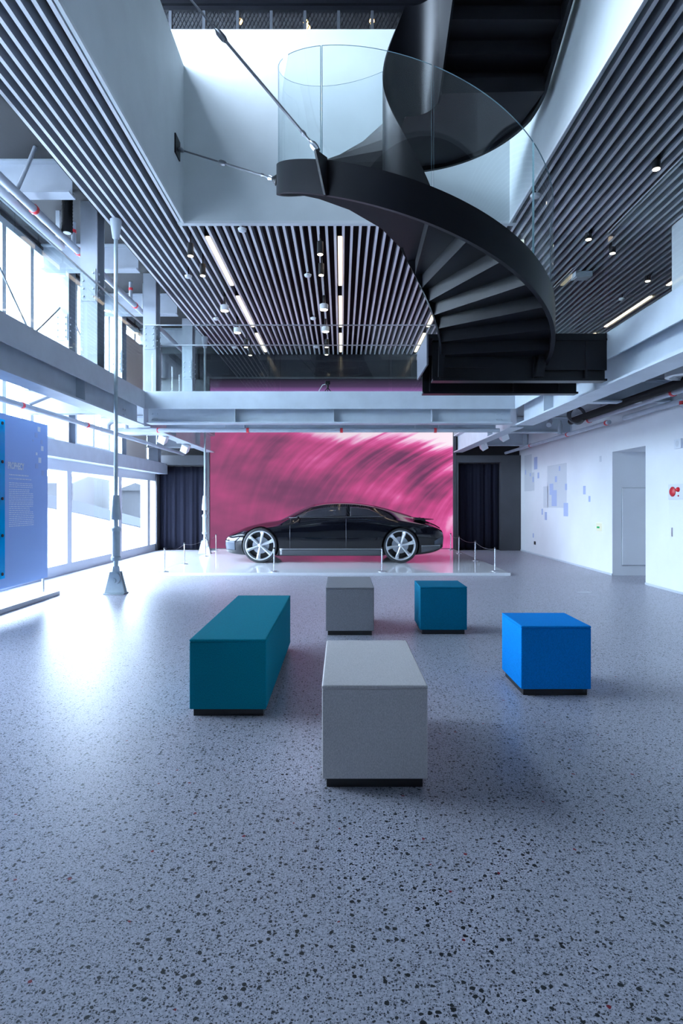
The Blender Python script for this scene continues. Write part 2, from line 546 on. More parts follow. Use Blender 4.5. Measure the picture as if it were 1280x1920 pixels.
# rooflight over the left side of the upper storey
rl = struct('window_4', MB().box(XW, -4.2, 3.5, 3.6, UC, UC + .15).box(XW, -4.2, 8.4, 8.5, UC, UC + .15).box(XW, XW + .1, 3.6, 8.4, UC, UC + .15).box(-4.3, -4.2, 3.6, 8.4, UC, UC + .15), M_['alu'])
for i in range(1, 4):
    obj('mullion', B(XW + .1, -4.3, 3.6 + 1.2 * i - .03, 3.6 + 1.2 * i + .03, UC, UC + .15), M_['alu'], rl)
for i in range(4):
    obj('glass_pane', B(XW + .1, -4.3, 3.6 + 1.2 * i + (.03 if i else 0), 4.8 + 1.2 * i - (.03 if i < 3 else 0), UC + .07, UC + .082), M_['pane'], rl)
struct('wall_upper_back', B(XW, XE, YB, YB + .2, UF, UC), M_['plenum'])

# slatted ceiling: black plenum with one object per slat
w = MB()
w.box(-3.6, HL - .1, YF, YB, 5.92, 5.97).box(HR + .1, XE, YF, YB, 5.92, 5.97)
w.box(HL - .1, HR + .1, HB + .1, YB, 5.92, 5.97).box(HL - .1, HR + .1, YF, HN - .1, 5.92, 5.97)
w.box(-3.66, -3.6, YF, YB, CZ + .06, 5.97)
ceil2 = struct('ceiling.001', w, M_['plenum'])
PITCH = .1335
slat_cache = {}
def slat(x, y0, y1):
    key = (round(y0, 2), round(y1, 2))
    if key not in slat_cache:
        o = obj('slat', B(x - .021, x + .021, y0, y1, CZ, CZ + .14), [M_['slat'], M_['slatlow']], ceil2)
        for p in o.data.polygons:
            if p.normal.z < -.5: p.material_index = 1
        for v in o.data.vertices: v.co.x -= x
        o.location.x = x
        slat_cache[key] = o
    else:
        o = slat_cache[key].copy(); COL.objects.link(o); o.location.x = x
k = 0
x = -3.575
LIGHT_X = (-2.235, -.09, 2.05, 6.4)
while x < XE - .05:
    skip = any(abs(x - lx) < .05 for lx in LIGHT_X)
    if HL - .06 < x < HR + .06:
        slat(x, HB + .1, YB - .06)
    elif x > 5.45:
        slat(x, 6.0, YB - .06)
    else:
        slat(x, 1.6, YB - .06)
    x += PITCH

# mezzanine floors
def deck(name, *a, m='soffit'):
    w = MB(); w.box(*a); return struct(name, w, M_[m])
deck('floor.002', -5.0, VL, YF, YB, 3.31, DK)
deck('floor.003', VR, XE, YF, YB, 3.31, DK - .012)
struct('floor_carpet', B(VR, XE, YF, YB, DK - .012, DK), M_['carpet'])
deck('floor.004', VL, VR, VB, 12.3, 3.31, DK)

# ------------------------------------------------------------------ glazing on the left
def window(name, x, y0, y1, z0, z1, posts, rails, fw=.06, dep=.12, mk='pane'):
    fr = struct(name, MB().box(x - dep, x, y0, y1, z0, z0 + fw).box(x - dep, x, y0, y1, z1 - fw, z1), M_['alu'])
    ys = [y0] + list(posts) + [y1]
    for y in ys:
        obj('mullion', B(x - dep, x, y - fw / 2, y + fw / 2, z0 + fw, z1 - fw), M_['alu'], fr)
    for z in rails:
        obj('transom', B(x - dep, x, y0, y1, z - .025, z + .025), M_['alu'], fr)
    for a, b in zip(ys[:-1], ys[1:]):
        obj('glass_pane', B(x - dep / 2 - .006, x - dep / 2 + .006, a + fw / 2, b - fw / 2, z0 + fw, z1 - fw), M_[mk], fr)
    return fr
YG = 3.6                        # the left glazing begins here, solid wall before it
window('window_1', XL, YG, 17.1, 0, 2.2, [6.25, 8.9, 11.55, 14.2, 16.3], [], .20, .20)
window('window_2', XW, YG, YB, 2.5, 5.95, [4.3 + .85 * i for i in range(15)], [], .11, .16)
window('window_3', XW, YG, YB, UF, UC, [5.7 + 2.1 * i for i in range(6)], [])
struct('wall_left', MB().box(XL - .2, XL, YF, YG, 0, 2.5).box(XW - .2, XW, YF, YG, 2.42, UC), M_['white'])
struct('wall_left_lintel', B(XL - .2, -5.04, YF, 17.0, 2.2, 2.5), M_['steel'])
struct('wall_left_spandrel', B(XW - .15, XW + .02, YF, YB, 5.95, UF), M_['plenum'])
struct('ceiling.002', B(XW, -3.66, YF, YB, 6.02, 6.1), M_['soffitd'])
b_ = tag(obj('roller_blind', B(XW + .02, XW + .03, 14.35, 16.2, 2.55, 5.6), M_['blind']), 'beige roller blind drawn down at the far end of the upper left windows', 'blind')

# outside
struct('floor_terrace', B(-60, XL - .16, -30, 60, -.4, -.12), M_['outside'])
o = MB().prism([(13, 1.9), (22, .98), (31, -.12), (13, -.12)], 'x', -13, -9.96)
tag(obj('ramp', o, M_['outside']), 'pale sloping ramp outside the left glass', 'ramp')
o = MB().prism([(13, 1.9), (22, .98), (31, -.11), (31, .30), (22, 1.40), (13, 2.3)], 'x', -9.95, -9.75)  # solid band coloured as the blue shadow stripe outside
tag(obj('ramp_shadow_band', o, M_['shadeblue']), 'dark blue-grey band painted as the shadow descending along the ramp outside', 'shadow band')
o = MB().prism([(31, -.12), (36, -.12), (36, 2.75), (33, 2.85), (31, 2.4)], 'x', -18, -14.2)
tag(obj('retaining_wall', o, M_['block'], bevel=.05), 'dark concrete block outside beyond the ramp', 'wall')
o = MB().box(-12.9, -10.9, 34, 36, -.12, 2.05).prism([(-13.1, 2.05), (-10.7, 2.05), (-11.9, 2.5)], 'y', 33.8, 36.2)
tag(obj('garden_shed', o, M_['block']), 'small grey shed outside seen through the farthest glass pane', 'shed')

# ------------------------------------------------------------------ structural steel
def ibeam(axis, c, a0, a1, z0, z1, width, tf=.025, tw=.014):
    """an I-beam along axis 'x' or 'y', centred at c in the other axis"""
    top, bot, web = MB(), MB(), MB()
    def bx(m, o0, o1, p0, p1, q0, q1):
        if axis == 'y': m.box(o0, o1, p0, p1, q0, q1)
        else: m.box(p0, p1, o0, o1, q0, q1)
    bx(top, c - width / 2, c + width / 2, a0, a1, z1 - tf, z1)
    bx(bot, c - width / 2, c + width / 2, a0, a1, z0, z0 + tf)
    bx(web, c - tw / 2, c + tw / 2, a0, a1, z0 + tf, z1 - tf)
    return top, bot, web


def beam(label, axis, c, a0, a1, z0, z1, width, m='steel', stiff=(), bolts=(), group=None):
    loc = (c, (a0 + a1) / 2, z0) if axis == 'y' else ((a0 + a1) / 2, c, z0)
    t = thing('steel_beam', label, 'beam', loc, group)
    top, bot, web = ibeam(axis, c, a0, a1, z0, z1, width)
    obj('flange', top, M_[m], t); obj('flange', bot, M_[m], t); obj('web', web, M_[m], t)
    for s in stiff:
        q = MB()
        if axis == 'y': q.box(c - width / 2 + .01, c + width / 2 - .01, s - .008, s + .008, z0 + .025, z1 - .025)
        else: q.box(s - .008, s + .008, c - width / 2 + .01, c + width / 2 - .01, z0 + .025, z1 - .025)
        obj('stiffener', q, M_[m], t)
    for (s, side) in bolts:
        q = MB()
        for dz in (.09, .19):
            for ds in (0, .09):
                if axis == 'y': q.lathe([(.018, 0), (.018, .02)], (c + side * .008, s + ds, z0 + dz), 'x', 6)
                else: q.lathe([(.018, -.02), (.018, .0)], (s + ds, c - .008, z0 + dz), 'y', 6)
        obj('bolt_group', q, M_['steel'], t, kind='stuff')
    return t

def fascia(label, x0, x1, y0, y1, z0=3.115, z1=DK + .012):
    return tag(obj('edge_fascia', B(x0, x1, y0, y1, z0, z1), M_['steel'], bevel=.003), label, 'fascia')
fascia('long grey steel edge plate of the left mezzanine', VL, VL + .02, YF, VB)
fascia('wide pale grey edge plate of the walkway facing the viewer', VL + .02, VR - .02, VB - .021, VB - .001)
fascia('pale grey edge plate of the right mezzanine ending at the black landing', VR - .02, VR, YF, 7.08)
fascia('pale grey edge plate of the right mezzanine behind the black landing', VR - .02, VR, 8.25, VB)
beam('long grey beam carrying the left mezzanine edge', 'y', VL - .155, YF, 10.9, 2.82, 3.31, .30, stiff=(2, 5.2, 8.4), bolts=((10.2, 1),))
beam('grey beam on the left lit pink behind the walkway', 'y', VL - .13, 11.2, 16.9, 2.82, 3.31, .26, stiff=(13.0, 15.2))
beam('long pale beam carrying the right mezzanine edge', 'y', VR + .175, YF, 10.9, 2.82, 3.31, .34, stiff=(5.2, 9.4))
beam('pale beam on the right behind the walkway under the mezzanine', 'y', VR + .13, 11.2, 16.9, 2.82, 3.31, .26, stiff=(13.0,))
beam('wide grey beam across the hall below the walkway edge', 'x', VB + .16, VL + .03, VR - .05, 2.86, 3.31, .26,
     stiff=(-1.98, -.15, 1.68), bolts=((VL + .1, 1), (VR - .3, 1)))
beam('second grey beam under the walkway nearer the screen', 'x', 12.15, VL + .03, VR - .03, 2.86, 3.31, .22, stiff=(-2, 0, 2))
lefts = [(3.7, 'nearest'), (6.8, 'second'), (9.9, 'third'), (13.0, 'fourth'), (16.1, 'farthest')]
for y, w_ in lefts:
    if y > 5:
        beam('grey cross beam under the left mezzanine, %s from the viewer' % {6.8: 'first', 9.9: 'second', 13.0: 'third', 16.1: 'last'}[y], 'x', y, XL + .02, VL - .32, 2.88, 3.30, .2, 'steeld')
for y, w_ in ((9.2, 'first'), (13.2, 'second'), (16.2, 'last')):
    beam('pale cross beam under the right mezzanine, %s from the viewer' % w_, 'x', y, VR + .32, XR, 2.95, 3.30, .18)
for y, w_ in ((5.4, 'nearest'), (8.0, 'second'), (10.6, 'third'), (13.1, 'fourth'), (15.7, 'farthest')):
    beam('grey cross beam at the left edge of the slatted ceiling, %s' % w_, 'x', y, XW + .02, -3.67, 5.57, 6.02, .2, 'steeld')

def column(label, x, y, z0, z1, group):
    t = thing('steel_column', label, 'column', (x, y, z0), group)
    obj('flange', B(x - .13, x + .13, y - .14, y - .12, z0, z1), M_['steeld'], t)
    obj('flange', B(x - .13, x + .13, y + .12, y + .14, z0, z1), M_['steeld'], t)
    obj('web', B(x - .008, x + .008, y - .12, y + .12, z0, z1), M_['steeld'], t)
    zz = z0 + (1.05 if z0 > 3 else 1.9)
    obj('splice_plate', B(x - .11, x + .11, y - .152, y - .14, zz, zz + .5), M_['steeld'], t)
    q = MB()
    for sx in (-.075, .075):
        for i in range(4):
            q.lathe([(.016, -.022), (.016, 0)], (x + sx, y - .152, zz + .07 + i * .12), 'y', 6)
    for i in range(4):
        q.lathe([(.016, 0), (.016, .02)], (x + .13, y - .10, zz + .07 + i * .12), 'x', 6)
        q.lathe([(.016, 0), (.016, .02)], (x + .13, y + .10, zz + .07 + i * .12), 'x', 6)
    obj('bolt_group', q, M_['steel'], t, kind='stuff')
    return t
for y, w_ in ((6.3, 'nearest'), (9.15, 'second'), (12.0, 'third'), (14.9, 'farthest')):
    column('grey steel column on the left mezzanine, %s of the inner row' % w_, -3.88, y, DK, 6.02, 'inner columns on the left mezzanine')
for y, w_ in ((8.4, 'nearest'), (11.05, 'second'), (13.7, 'third'), (16.35, 'farthest')):
    column('grey steel column against the left windows, %s of the outer row' % w_, -5.2, y, 2.5, 6.02, 'outer columns against the left windows')

# wire braces in the upper left windows
for i, (a, b, lab) in enumerate((((-5.30, 8.56, 5.5), (-5.30, 10.88, 3.5), 'thin wire brace descending between the first and second window columns'),
                                 ((-5.22, 10.88, 5.0), (-5.22, 9.0, 3.48), 'thin wire brace rising between the first and second window columns'),
                                 ((-5.26, 11.22, 5.2), (-5.26, 13.52, 3.5), 'thin wire brace between the second and third window columns'))):
    tag(obj('wire_brace', MB().tube([a, b], .018, 6), M_['cable']), lab, 'brace')

# tension rods
def tension_rod(label, x, y, z0, ztop):
    t = thing('tension_rod', label, 'rod', (x, y, z0), 'tension rods on the left')
    obj('base_shoe', MB().prism([(x - .16, z0), (x + .16, z0), (x + .075, z0 + .34), (x - .075, z0 + .34)], 'y', y - .06, y - .02)
        .prism([(x - .16, z0), (x + .16, z0), (x + .075, z0 + .34), (x - .075, z0 + .34)], 'y', y + .02, y + .06)
        .box(x - .16, x + .16, y - .1, y + .1, z0, z0 + .02), M_['rod'], t, bevel=.004)
    obj('clevis_eye', MB().lathe([(.085, -.088), (.085, -.062)], (x + .012, y, z0 + .24), 'y', 24).lathe([(.04, -.105), (.04, .085)], (x, y, z0 + .21), 'y', 16)
        .prism([(x - .05, z0 + .26), (x + .06, z0 + .26), (x + .04, z0 + .42), (x - .035, z0 + .42)], 'y', y - .03, y + .03), M_['rod'], t)
    obj('turnbuckle', MB().lathe([(.035, .40), (.035, .50), (.066, .505), (.072, .52), (.072, .56), (.06, .57), (.06, .95), (.072, .96), (.072, 1.00), (.05, 1.02), (.035, 1.03), (.035, 1.16)], (x, y, z0), 'z', 20), M_['rod'], t)
    obj('taper_sleeve', MB().lathe([(.05, 1.125), (.078, 1.13), (.078, 1.20), (.05, 1.50), (.03, 1.505)], (x, y, z0), 'z', 20), M_['rod'], t)
    obj('rod_shaft', MB().lathe([(.029, 1.49), (.029, ztop - z0 - .22)], (x, y, z0), 'z', 16), M_['rod'], t)
    obj('top_socket', MB().lathe([(.03, -.30), (.05, -.28), (.085, -.04), (.085, 0)], (x, y, ztop), 'z', 18), M_['steel'], t)
    return t
tension_rod('thick grey tension rod standing on the floor beside the blue panel', -3.44, 8.95, 0, CZ + .0)
tension_rod('grey tension rod standing behind the left corner of the car platform', -3.56, 15.3, .055, CZ)

# ------------------------------------------------------------------ display platform and screen
tag(obj('display_platform', B(-3.52, 3.2, 11.1, 16.75, 0, .055), M_['platform'], bevel=.006), 'low glossy white platform under the black car', 'platform')
t = thing('led_screen', 'huge screen showing magenta fibres behind the car', 'screen', (-.29, 17, 0))
obj('display', B(-3.79, 3.21, 16.93, 16.95, .06, 4.95), M_['screen'], t)  # extended upward so its top carries the painted wall glow
obj('bezel', MB().box(-3.87, -3.79, 16.84, 17.28, 0, 5.0).box(3.21, 3.29, 16.84, 17.28, 0, 5.0).box(-3.79, 3.21, 16.9, 17.28, 0, .06).box(-3.79, 3.21, 16.9, 17.28, 4.95, 5.0), M_['blackwall'], t)
obj('back_box', B(-3.79, 3.21, 16.95, 17.28, .06, 4.95), M_['blackwall'], t)

# curtain portals
def portal(name, x0, x1, cx0, cx1, ztop):
    w = MB()
    w.box(x0, cx0, 16.85, 17.28, 0, 2.74).box(cx1, x1, 16.85, 17.28, 0, 2.74)
    w.box(cx0, cx1, 16.85, 17.28, ztop, 2.74)
    struct(name, w, M_['blackwall'])
portal('wall_back_left', -5.34, -3.88, -5.3, -3.92, 2.46)
portal('wall_back_right', 3.3, XR, 3.36, 4.58, 2.54)
struct('wall_back_left_head', B(XL + .01, -3.88, 17.0, 17.28, 2.74, 3.3), M_['plenum'])
struct('wall_back_right_head', B(3.3, XR, 17.0, 17.28, 2.74, 3.3), M_['plenum'])

def curtain(label, x0, x1, z0, z1, y, seed):
    rnd = random.Random(seed)
    n, m = 150, 8
    ph = [rnd.uniform(0, 6.28) for _ in range(4)]
    vs = []
    for j in range(m + 1):
        tz = j / m
        for i in range(n + 1):
            tx = i / n
            g = math.sin(tx * 30 + ph[0] + .9 * math.sin(tx * 7 + ph[1])) * .035 + math.sin(tx * 67 + ph[2]) * .012
            g *= (.45 + .55 * (1 - tz)) * (.5 + .5 * math.sin(tx * 5 + ph[3]) ** 2 + .25)
            x = x0 + (x1 - x0) * tx
            vs.append((x, y + g, z0 + (z1 - z0) * tz))
    fs = [(j * (n + 1) + i, j * (n + 1) + i + 1, (j + 1) * (n + 1) + i + 1, (j + 1) * (n + 1) + i) for j in range(m) for i in range(n)]
    t = thing('curtain', label, 'curtain', ((x0 + x1) / 2, y, z0))
    o = obj('cloth', MB().add(vs, fs, 0, True), M_['curtain'], t)
    sd = o.modifiers.new('thick', 'SOLIDIFY'); sd.thickness = .006
    obj('curtain_rail', B(x0, x1, y - .015, y + .015, z1 - .005, z1 + .03), M_['plinth'], t)
curtain('dark curtain hanging in the doorway left of the screen', -5.29, -3.93, .02, 2.43, 17.07, 3)
curtain('black curtain hanging in the doorway right of the screen', 3.37, 4.57, .02, 2.51, 17.07, 8)

# ------------------------------------------------------------------ benches and cubes
def bench(name, label, m, x0, x1, y0, y1, h=.505, rz=0):
    cx, cy_ = (x0 + x1) / 2, (y0 + y1) / 2
    t = thing(name, label, 'bench' if name == 'upholstered_bench' else 'stool', (cx, cy_, 0))
    obj('plinth', B(x0 + .022, x1 - .022, y0 + .022, y1 - .022, 0, .05), M_['plinth'], t)
    obj('upholstery', B(x0, x1, y0, y1, .048, h - .018), M_[m], t, bevel=.006, seg=2)
    obj('seat_pad', B(x0 - .002, x1 + .002, y0 - .002, y1 + .002, h - .0185, h), M_[m], t, bevel=.009, seg=3)
    t.rotation_euler.z = rz
    return t
bench('upholstered_bench', 'pale grey upholstered bench nearest the viewer', 'beige', -.095, .42, 2.86, 3.80)
bench('upholstered_bench', 'long teal upholstered bench on the left', 'teal', -.99, -.49, 3.82, 5.62)
bench('upholstered_bench', 'dark grey upholstered bench behind the pale grey one', 'grey', -.165, .34, 6.14, 7.03)
bench('upholstered_cube', 'dark teal upholstered cube stool nearest the car', 'teal2', .83, 1.325, 6.19, 6.68)
bench('upholstered_cube', 'bright blue upholstered cube stool on the right', 'blue', 1.295, 1.80, 4.23, 4.74, .505)

# ------------------------------------------------------------------ spiral staircase
XC, YC, R_, r_ = .853, 7.1, 1.608, .345
LAND = 6.633
def ztop(th):
    if th < -345: return LAND + .07 * (-345 - th) / 15
    if th < -262: return LAND
    t = th / 90; return 1.4 + 7.1 * (.2797 - .1219 * t + .0121 * t * t)
YEND = 4.25
def path(th0, th1, straight=None, step=3.0):
    """list of (cos, sin, yoffset, z): polar points then the straight upper flight"""
    out = []
    n = max(2, int(abs(th1 - th0) / step))
    for i in range(n + 1):
        th = th0 + (th1 - th0) * i / n; a = math.radians(th)
        out.append((math.cos(a), math.sin(a), 0.0, ztop(th)))
    if straight is not None:
        y0, y1 = straight
        for i in range(0, 9):
            y = y0 + (y1 - y0) * i / 8
            if out and i == 0 and abs(th1 + 360) < .1: continue
            out.append((1.0, 0.0, y - YC, LAND + .07 + .517 * (YC - y)))
    return out
def band(pts, rad, th, lo, hi, mi_edge=0):
    mb = MB(); vs = []
    for c, s_, dy, z in pts:
        for rr, zz in ((rad - th / 2, z + lo), (rad + th / 2, z + lo), (rad + th / 2, z + hi), (rad - th / 2, z + hi)):
            vs.append((XC + rr * c, YC + rr * s_ + dy, zz))
    n = len(pts)
    sides, rims = [], []
    for i in range(n - 1):
        for k in range(4):
            q = (i * 4 + k, i * 4 + (k + 1) % 4, (i + 1) * 4 + (k + 1) % 4, (i + 1) * 4 + k)
            (sides if k in (1, 3) else rims).append(q)
    ends = [(0, 1, 2, 3), ((n - 1) * 4 + 3, (n - 1) * 4 + 2, (n - 1) * 4 + 1, (n - 1) * 4)]
    mb.add(vs, sides, 0, True)
    mb.f += [list(q) for q in rims + ends]; mb.mi += [mi_edge] * (len(rims) + 2); mb.sm += [True] * len(rims) + [False] * 2
    return mb
st = thing('spiral_staircase', 'black steel spiral staircase with glass balustrade hanging in the stairwell', 'staircase', (XC, YC, 3.43))
full = path(12, -360, (YC, YEND))
obj('outer_stringer', band(full, R_, .045, -.35, 0), M_['black'], st)
obj('inner_parapet', band(full, r_, .022, -.35, 1.05), M_['black'], st)
DT = 13.3
def step_wedge(t0, t1, z0, z1):
    pts = []
    n = 5
    for i in range(n + 1):
        a = math.radians(t0 + (t1 - t0) * i / n); pts.append((XC + (R_ - .02) * math.cos(a), YC + (R_ - .02) * math.sin(a)))
    for i in range(n, -1, -1):
        a = math.radians(t0 + (t1 - t0) * i / n); pts.append((XC + (r_ + .008) * math.cos(a), YC + (r_ + .008) * math.sin(a)))
    return MB().prism(pts, 'z', z0, z1)
for k in range(-3, 17):
    th = -38 - DT * k
    obj('step', step_wedge(th, th + DT + .3, ztop(th) - .335, ztop(th) - .165), M_['black'], st)
obj('landing_plate', step_wedge(-38 - DT * 16, -362, LAND - .30, LAND - .12), M_['black'], st)
for i in range(9):
    y1 = 7.42 - .3 * i; z0 = LAND - .335 + .155 * (i + 1)
    obj('step', B(XC + r_ + .008, XC + R_ - .02, y1 - .30, y1 + .005, z0, z0 + .17), M_['black'], st)
obj('top_plate', B(XC + r_ - .05, XC + R_ + .05, HN + .002, 4.75, UF - .15, UF), M_['black'], st)
seams = [-8, -48, -90, -131, -178, -225, -270, -315, -357]
for a, b in zip(seams[:-1], seams[1:]):
    g_ = .35
    obj('glass_pane', band(path(a - g_, b + g_, None, 2.0), R_, .011, -.0, 1.15, 1), [M_['glass'], M_['edge']], st)
for a, b in ((7.05, 5.7), (5.69, 4.3)):
    obj('glass_pane', band([(1, 0, y - YC, LAND + .07 + .517 * (YC - y)) for y in (a, (a + b) / 2, b)], R_, .014, 0, 1.15, 1), [M_['glass'], M_['edge']], st)
# foot landing
bx = 1.05
obj('foot_plate', B(bx, VR - .0, 7.1, 8.22, DK - .05, DK), M_['black'], st)
obj('foot_fascia', B(2.46, VR - .022, 7.075, 7.1, 2.99, DK), M_['black'], st)
obj('foot_fascia', B(bx - .02, bx, 7.1, 8.0, 3.06, DK), M_['sideplate'], st, label='grey side plate')
for yy in (7.14, 7.98):
    for nm, q in zip(('flange', 'flange', 'web'), ibeam('x', yy, bx + .05, VR - .02 if yy < 7.5 else VR - .03, 2.86, 3.37, .15)):
        obj('foot_beam_' + nm, q, M_['black'], st)
    for xx in (1.2, 2.33, 2.95):
        obj('stiffener', B(xx - .01, xx + .01, yy - .07, yy + .07, 2.88, 3.34), M_['black'], st)
obj('foot_gusset', MB().prism([(2.32, 2.9), (2.42, 2.9), (2.50, 3.35), (2.40, 3.35)], 'y', 7.02, 7.07), M_['black'], st)
obj('foot_gusset', MB().prism([(1.16, 2.9), (1.22, 2.9), (1.25, 3.35), (1.17, 3.35)], 'y', 7.02, 7.07), M_['black'], st)
obj('foot_glass', B(2.45, VR - .05, 7.09, 7.104, DK, DK + 1.2), M_['rail_glass'], st)
obj('foot_glass', B(1.1, VR - .05, 8.19, 8.204, DK, DK + 1.2), M_['rail_glass'], st)
# fin that takes the cable
a = math.radians(-128); cx_, sx_ = math.cos(a), math.sin(a)
def pol(rad, th): return Vector((XC + rad * math.cos(math.radians(th)), YC + rad * math.sin(math.radians(th)), 0))
fz = ztop(-128)
p0, p1, p2, p3 = pol(R_ + .02, -128), pol(R_ + .20, -128), pol(R_ + .13, -128), pol(R_ + .02, -128)
fin = MB()
tn = Vector((-math.sin(a), math.cos(a), 0)) * .012
poly = [p0 + Vector((0, 0, fz - .36)), p2 * .0 + pol(R_ + .05, -128) + Vector((0, 0, fz - .36)), p1 + Vector((0, 0, fz + .02)), p0 + Vector((0, 0, fz + .02))]
fin.add([q - tn for q in poly] + [q + tn for q in poly], [(0, 1, 2, 3), (7, 6, 5, 4), (0, 1, 5, 4), (1, 2, 6, 5), (2, 3, 7, 6), (3, 0, 4, 7)])
obj('cable_fin', fin, M_['black'], st)
a2 = -176
p0 = pol(R_ + .02, a2); fz2 = ztop(a2) - .17
fin = MB().tube([p0 + Vector((0, 0, fz2)), pol(R_ + .06, a2) + Vector((0, 0, fz2 + .01))], [.07, .03], 10)
obj('cable_lug', fin, M_['black'], st)

def cable(label, a, b, fork_a=True):
    a, b = Vector(a), Vector(b)
    t = thing('stay_cable', label, 'cable', a, 'stay cables of the staircase')
    d = (b - a); ln = d.length; d.normalize()
    P = lambda q: a + d * q
    obj('fork', MB().tube([P(0), P(.05), P(.09), P(.14)], [.026, .036, .036, .016], 10), M_['satin'], t)
    obj('turnbuckle', MB().tube([P(.14), P(.22), P(.24), P(.28), P(.30)], [.012, .012, .022, .022, .015], 8).tube([P(.30), P(ln * .45)], .015, 8)
        .tube([P(ln * .45), P(ln * .45 + .05), P(ln * .45 + .14), P(ln * .45 + .2)], [.02, .034, .034, .014], 10), M_['cable'], t)
    obj('wire_rope', MB().tube([P(ln * .45 + .2), P(ln - .2)], .011, 8), M_['cable'], t)
    obj('fork', MB().tube([P(ln - .2), P(ln - .12), P(ln - .05), P(ln)], [.014, .034, .034, .02], 10), M_['satin'], t)
    return t
q = pol(R_ + .15, -128)
cable('steel stay cable rising from the staircase fin out of the picture', (q.x, q.y, fz + .03), (HL + .02, 6.62, 7.9))
q = pol(R_ + .06, a2)
cable('short steel stay cable between staircase and left stairwell wall', (q.x, q.y, fz2 + .01), (HL + .03, 8.62, 6.58))
tag(obj('anchor_plate', B(HL, HL + .02, 8.5, 8.74, 6.47, 6.75), M_['black']), 'small dark anchor plate on the left stairwell wall', 'bracket')

# ------------------------------------------------------------------ glass railings of the mezzanine
def railing(label, axis, c, spans, z0=DK, h=1.24):
    t = thing('glass_railing', label, 'railing', (c, spans[0][0], z0) if axis == 'y' else (spans[0][0], c, z0))
    for a, b in spans:
        q = MB()
        if axis == 'y': q.box(c - .008, c + .008, a + .006, b - .006, z0 - .0, z0 + h)
        else: q.box(a + .006, b - .006, c - .008, c + .008, z0, z0 + h)
        obj('glass_pane', q, M_['rail_glass'], t)
    a, b = spans[0][0], spans[-1][1]
    q = MB()
    if axis == 'y': q.box(c - .012, c + .012, a, b, z0 + h, z0 + h + .018)
    else: q.box(a, b, c - .012, c + .012, z0 + h, z0 + h + .018)
    obj('top_cap', q, M_['satin'], t)
    return t
railing('glass railing along the left mezzanine edge', 'y', VL - .03, [(0, 2.2), (2.2, 4.4), (4.4, 6.6), (6.6, 8.8), (8.8, 10.84)])
railing('glass railing along the near side of the walkway', 'x', VB + .04, [(VL, -1.38), (-1.38, .92), (.92, 3.15)])
railing('glass railing along the far side of the walkway', 'x', 12.28, [(VL - .1, -1.4), (-1.4, -1.28), (-1.28, 1.0), (1.0, 3.2)])
railing('glass railing along the right mezzanine edge', 'y', VR + .03, [(0, 1.8), (1.8, 3.6), (3.6, 5.4), (5.4, 7.14)])
railing('glass railing on the right mezzanine behind the landing', 'y', VR + .03, [(8.24, 9.6), (9.6, 10.8)])

# small tripod camera on the walkway
t = thing('tripod_camera', 'small black camera on a mini tripod on the walkway edge', 'camera', (-.26, 11.1, DK))
for dx, dy in ((-.1, -.03), (.1, -.03), (0, .1)):
    obj('leg', MB().tube([(-.26 + dx, 11.1 + dy, DK), (-.26, 11.1, DK + .13)], .009, 6), M_['plinth'], t)
obj('head', MB().lathe([(.012, .12), (.02, .14), (.02, .17), (.01, .19)], (-.26, 11.1, DK), 'z', 10), M_['plinth'], t)
obj('camera_body', B(-.305, -.215, 11.06, 11.13, DK + .185, DK + .25), M_['plinth'], t, bevel=.006)
obj('lens_barrel', MB().lathe([(.024, -.05), (.024, 0)], (-.255, 11.06, DK + .217), 'y', 12), M_['plinth'], t)
obj('cord', MB().tube([(-.3, 11.1, DK + .2), (-.36, 11.1, DK + .18), (-.42, 11.1, DK + .08), (-.44, 11.1, DK + .005)], .006, 6), M_['whitep'], t)

# ------------------------------------------------------------------ ceiling lights
ROW = {-2.235: 'left', -.09: 'centre', 2.05: 'half hidden right', 6.4: 'right mezzanine'}
for lx in LIGHT_X:
    for (y0, y1, w_) in ((9.5, 11.65, 'nearest'), (12.25, 14.4, 'middle'), (14.95, 16.8, 'farthest')):
        t = thing('linear_light', 'warm linear ceiling light of the %s row, %s tube' % (ROW[lx], w_), 'ceiling light', (lx, (y0 + y1) / 2, CZ + .1), 'warm linear ceiling lights')
        obj('housing', B(lx + .02, lx + .11, y0, y1, CZ + .01, CZ + .2), M_['plinth'], t)
        obj('diffuser', B(lx + .032, lx + .098, y0 + .02, y1 - .02, CZ - .015, CZ + .012), M_['warm'], t)

def downlight(label, x, y, drop=.32):
    t = thing('spot_light', label, 'spotlight', (x, y, CZ + .1), 'black cylinder spotlights')
    obj('stem', MB().lathe([(.012, -drop + .2), (.012, .15)], (x, y, CZ), 'z', 8), M_['plinth'], t)
    obj('can', MB().lathe([(.045, -drop), (.05, -drop), (.05, -drop + .2), (.03, -drop + .21)], (x, y, CZ), 'z', 16), M_['plinth'], t)
    obj('lens', MB().lathe([(.044, -drop - .006), (.044, -drop + .002)], (x, y, CZ), 'z', 16), M_['lamp'], t)
def spothead(label, x, y, drop=.3):
    t = thing('disc_spotlight', label, 'spotlight', (x, y, CZ + .1), 'white disc spotlights')
    obj('stem', MB().lathe([(.025, -drop + .12), (.025, .15)], (x, y, CZ), 'z', 8), M_['plinth'], t)
    obj('drum', MB().lathe([(.08, -drop), (.09, -drop), (.09, -drop + .11), (.05, -drop + .13)], (x, y, CZ), 'z', 18), M_['whitep'], t)
    obj('lens', MB().lathe([(.075, -drop - .006), (.075, -drop + .002)], (x, y, CZ), 'z', 16), M_['lamp'], t)
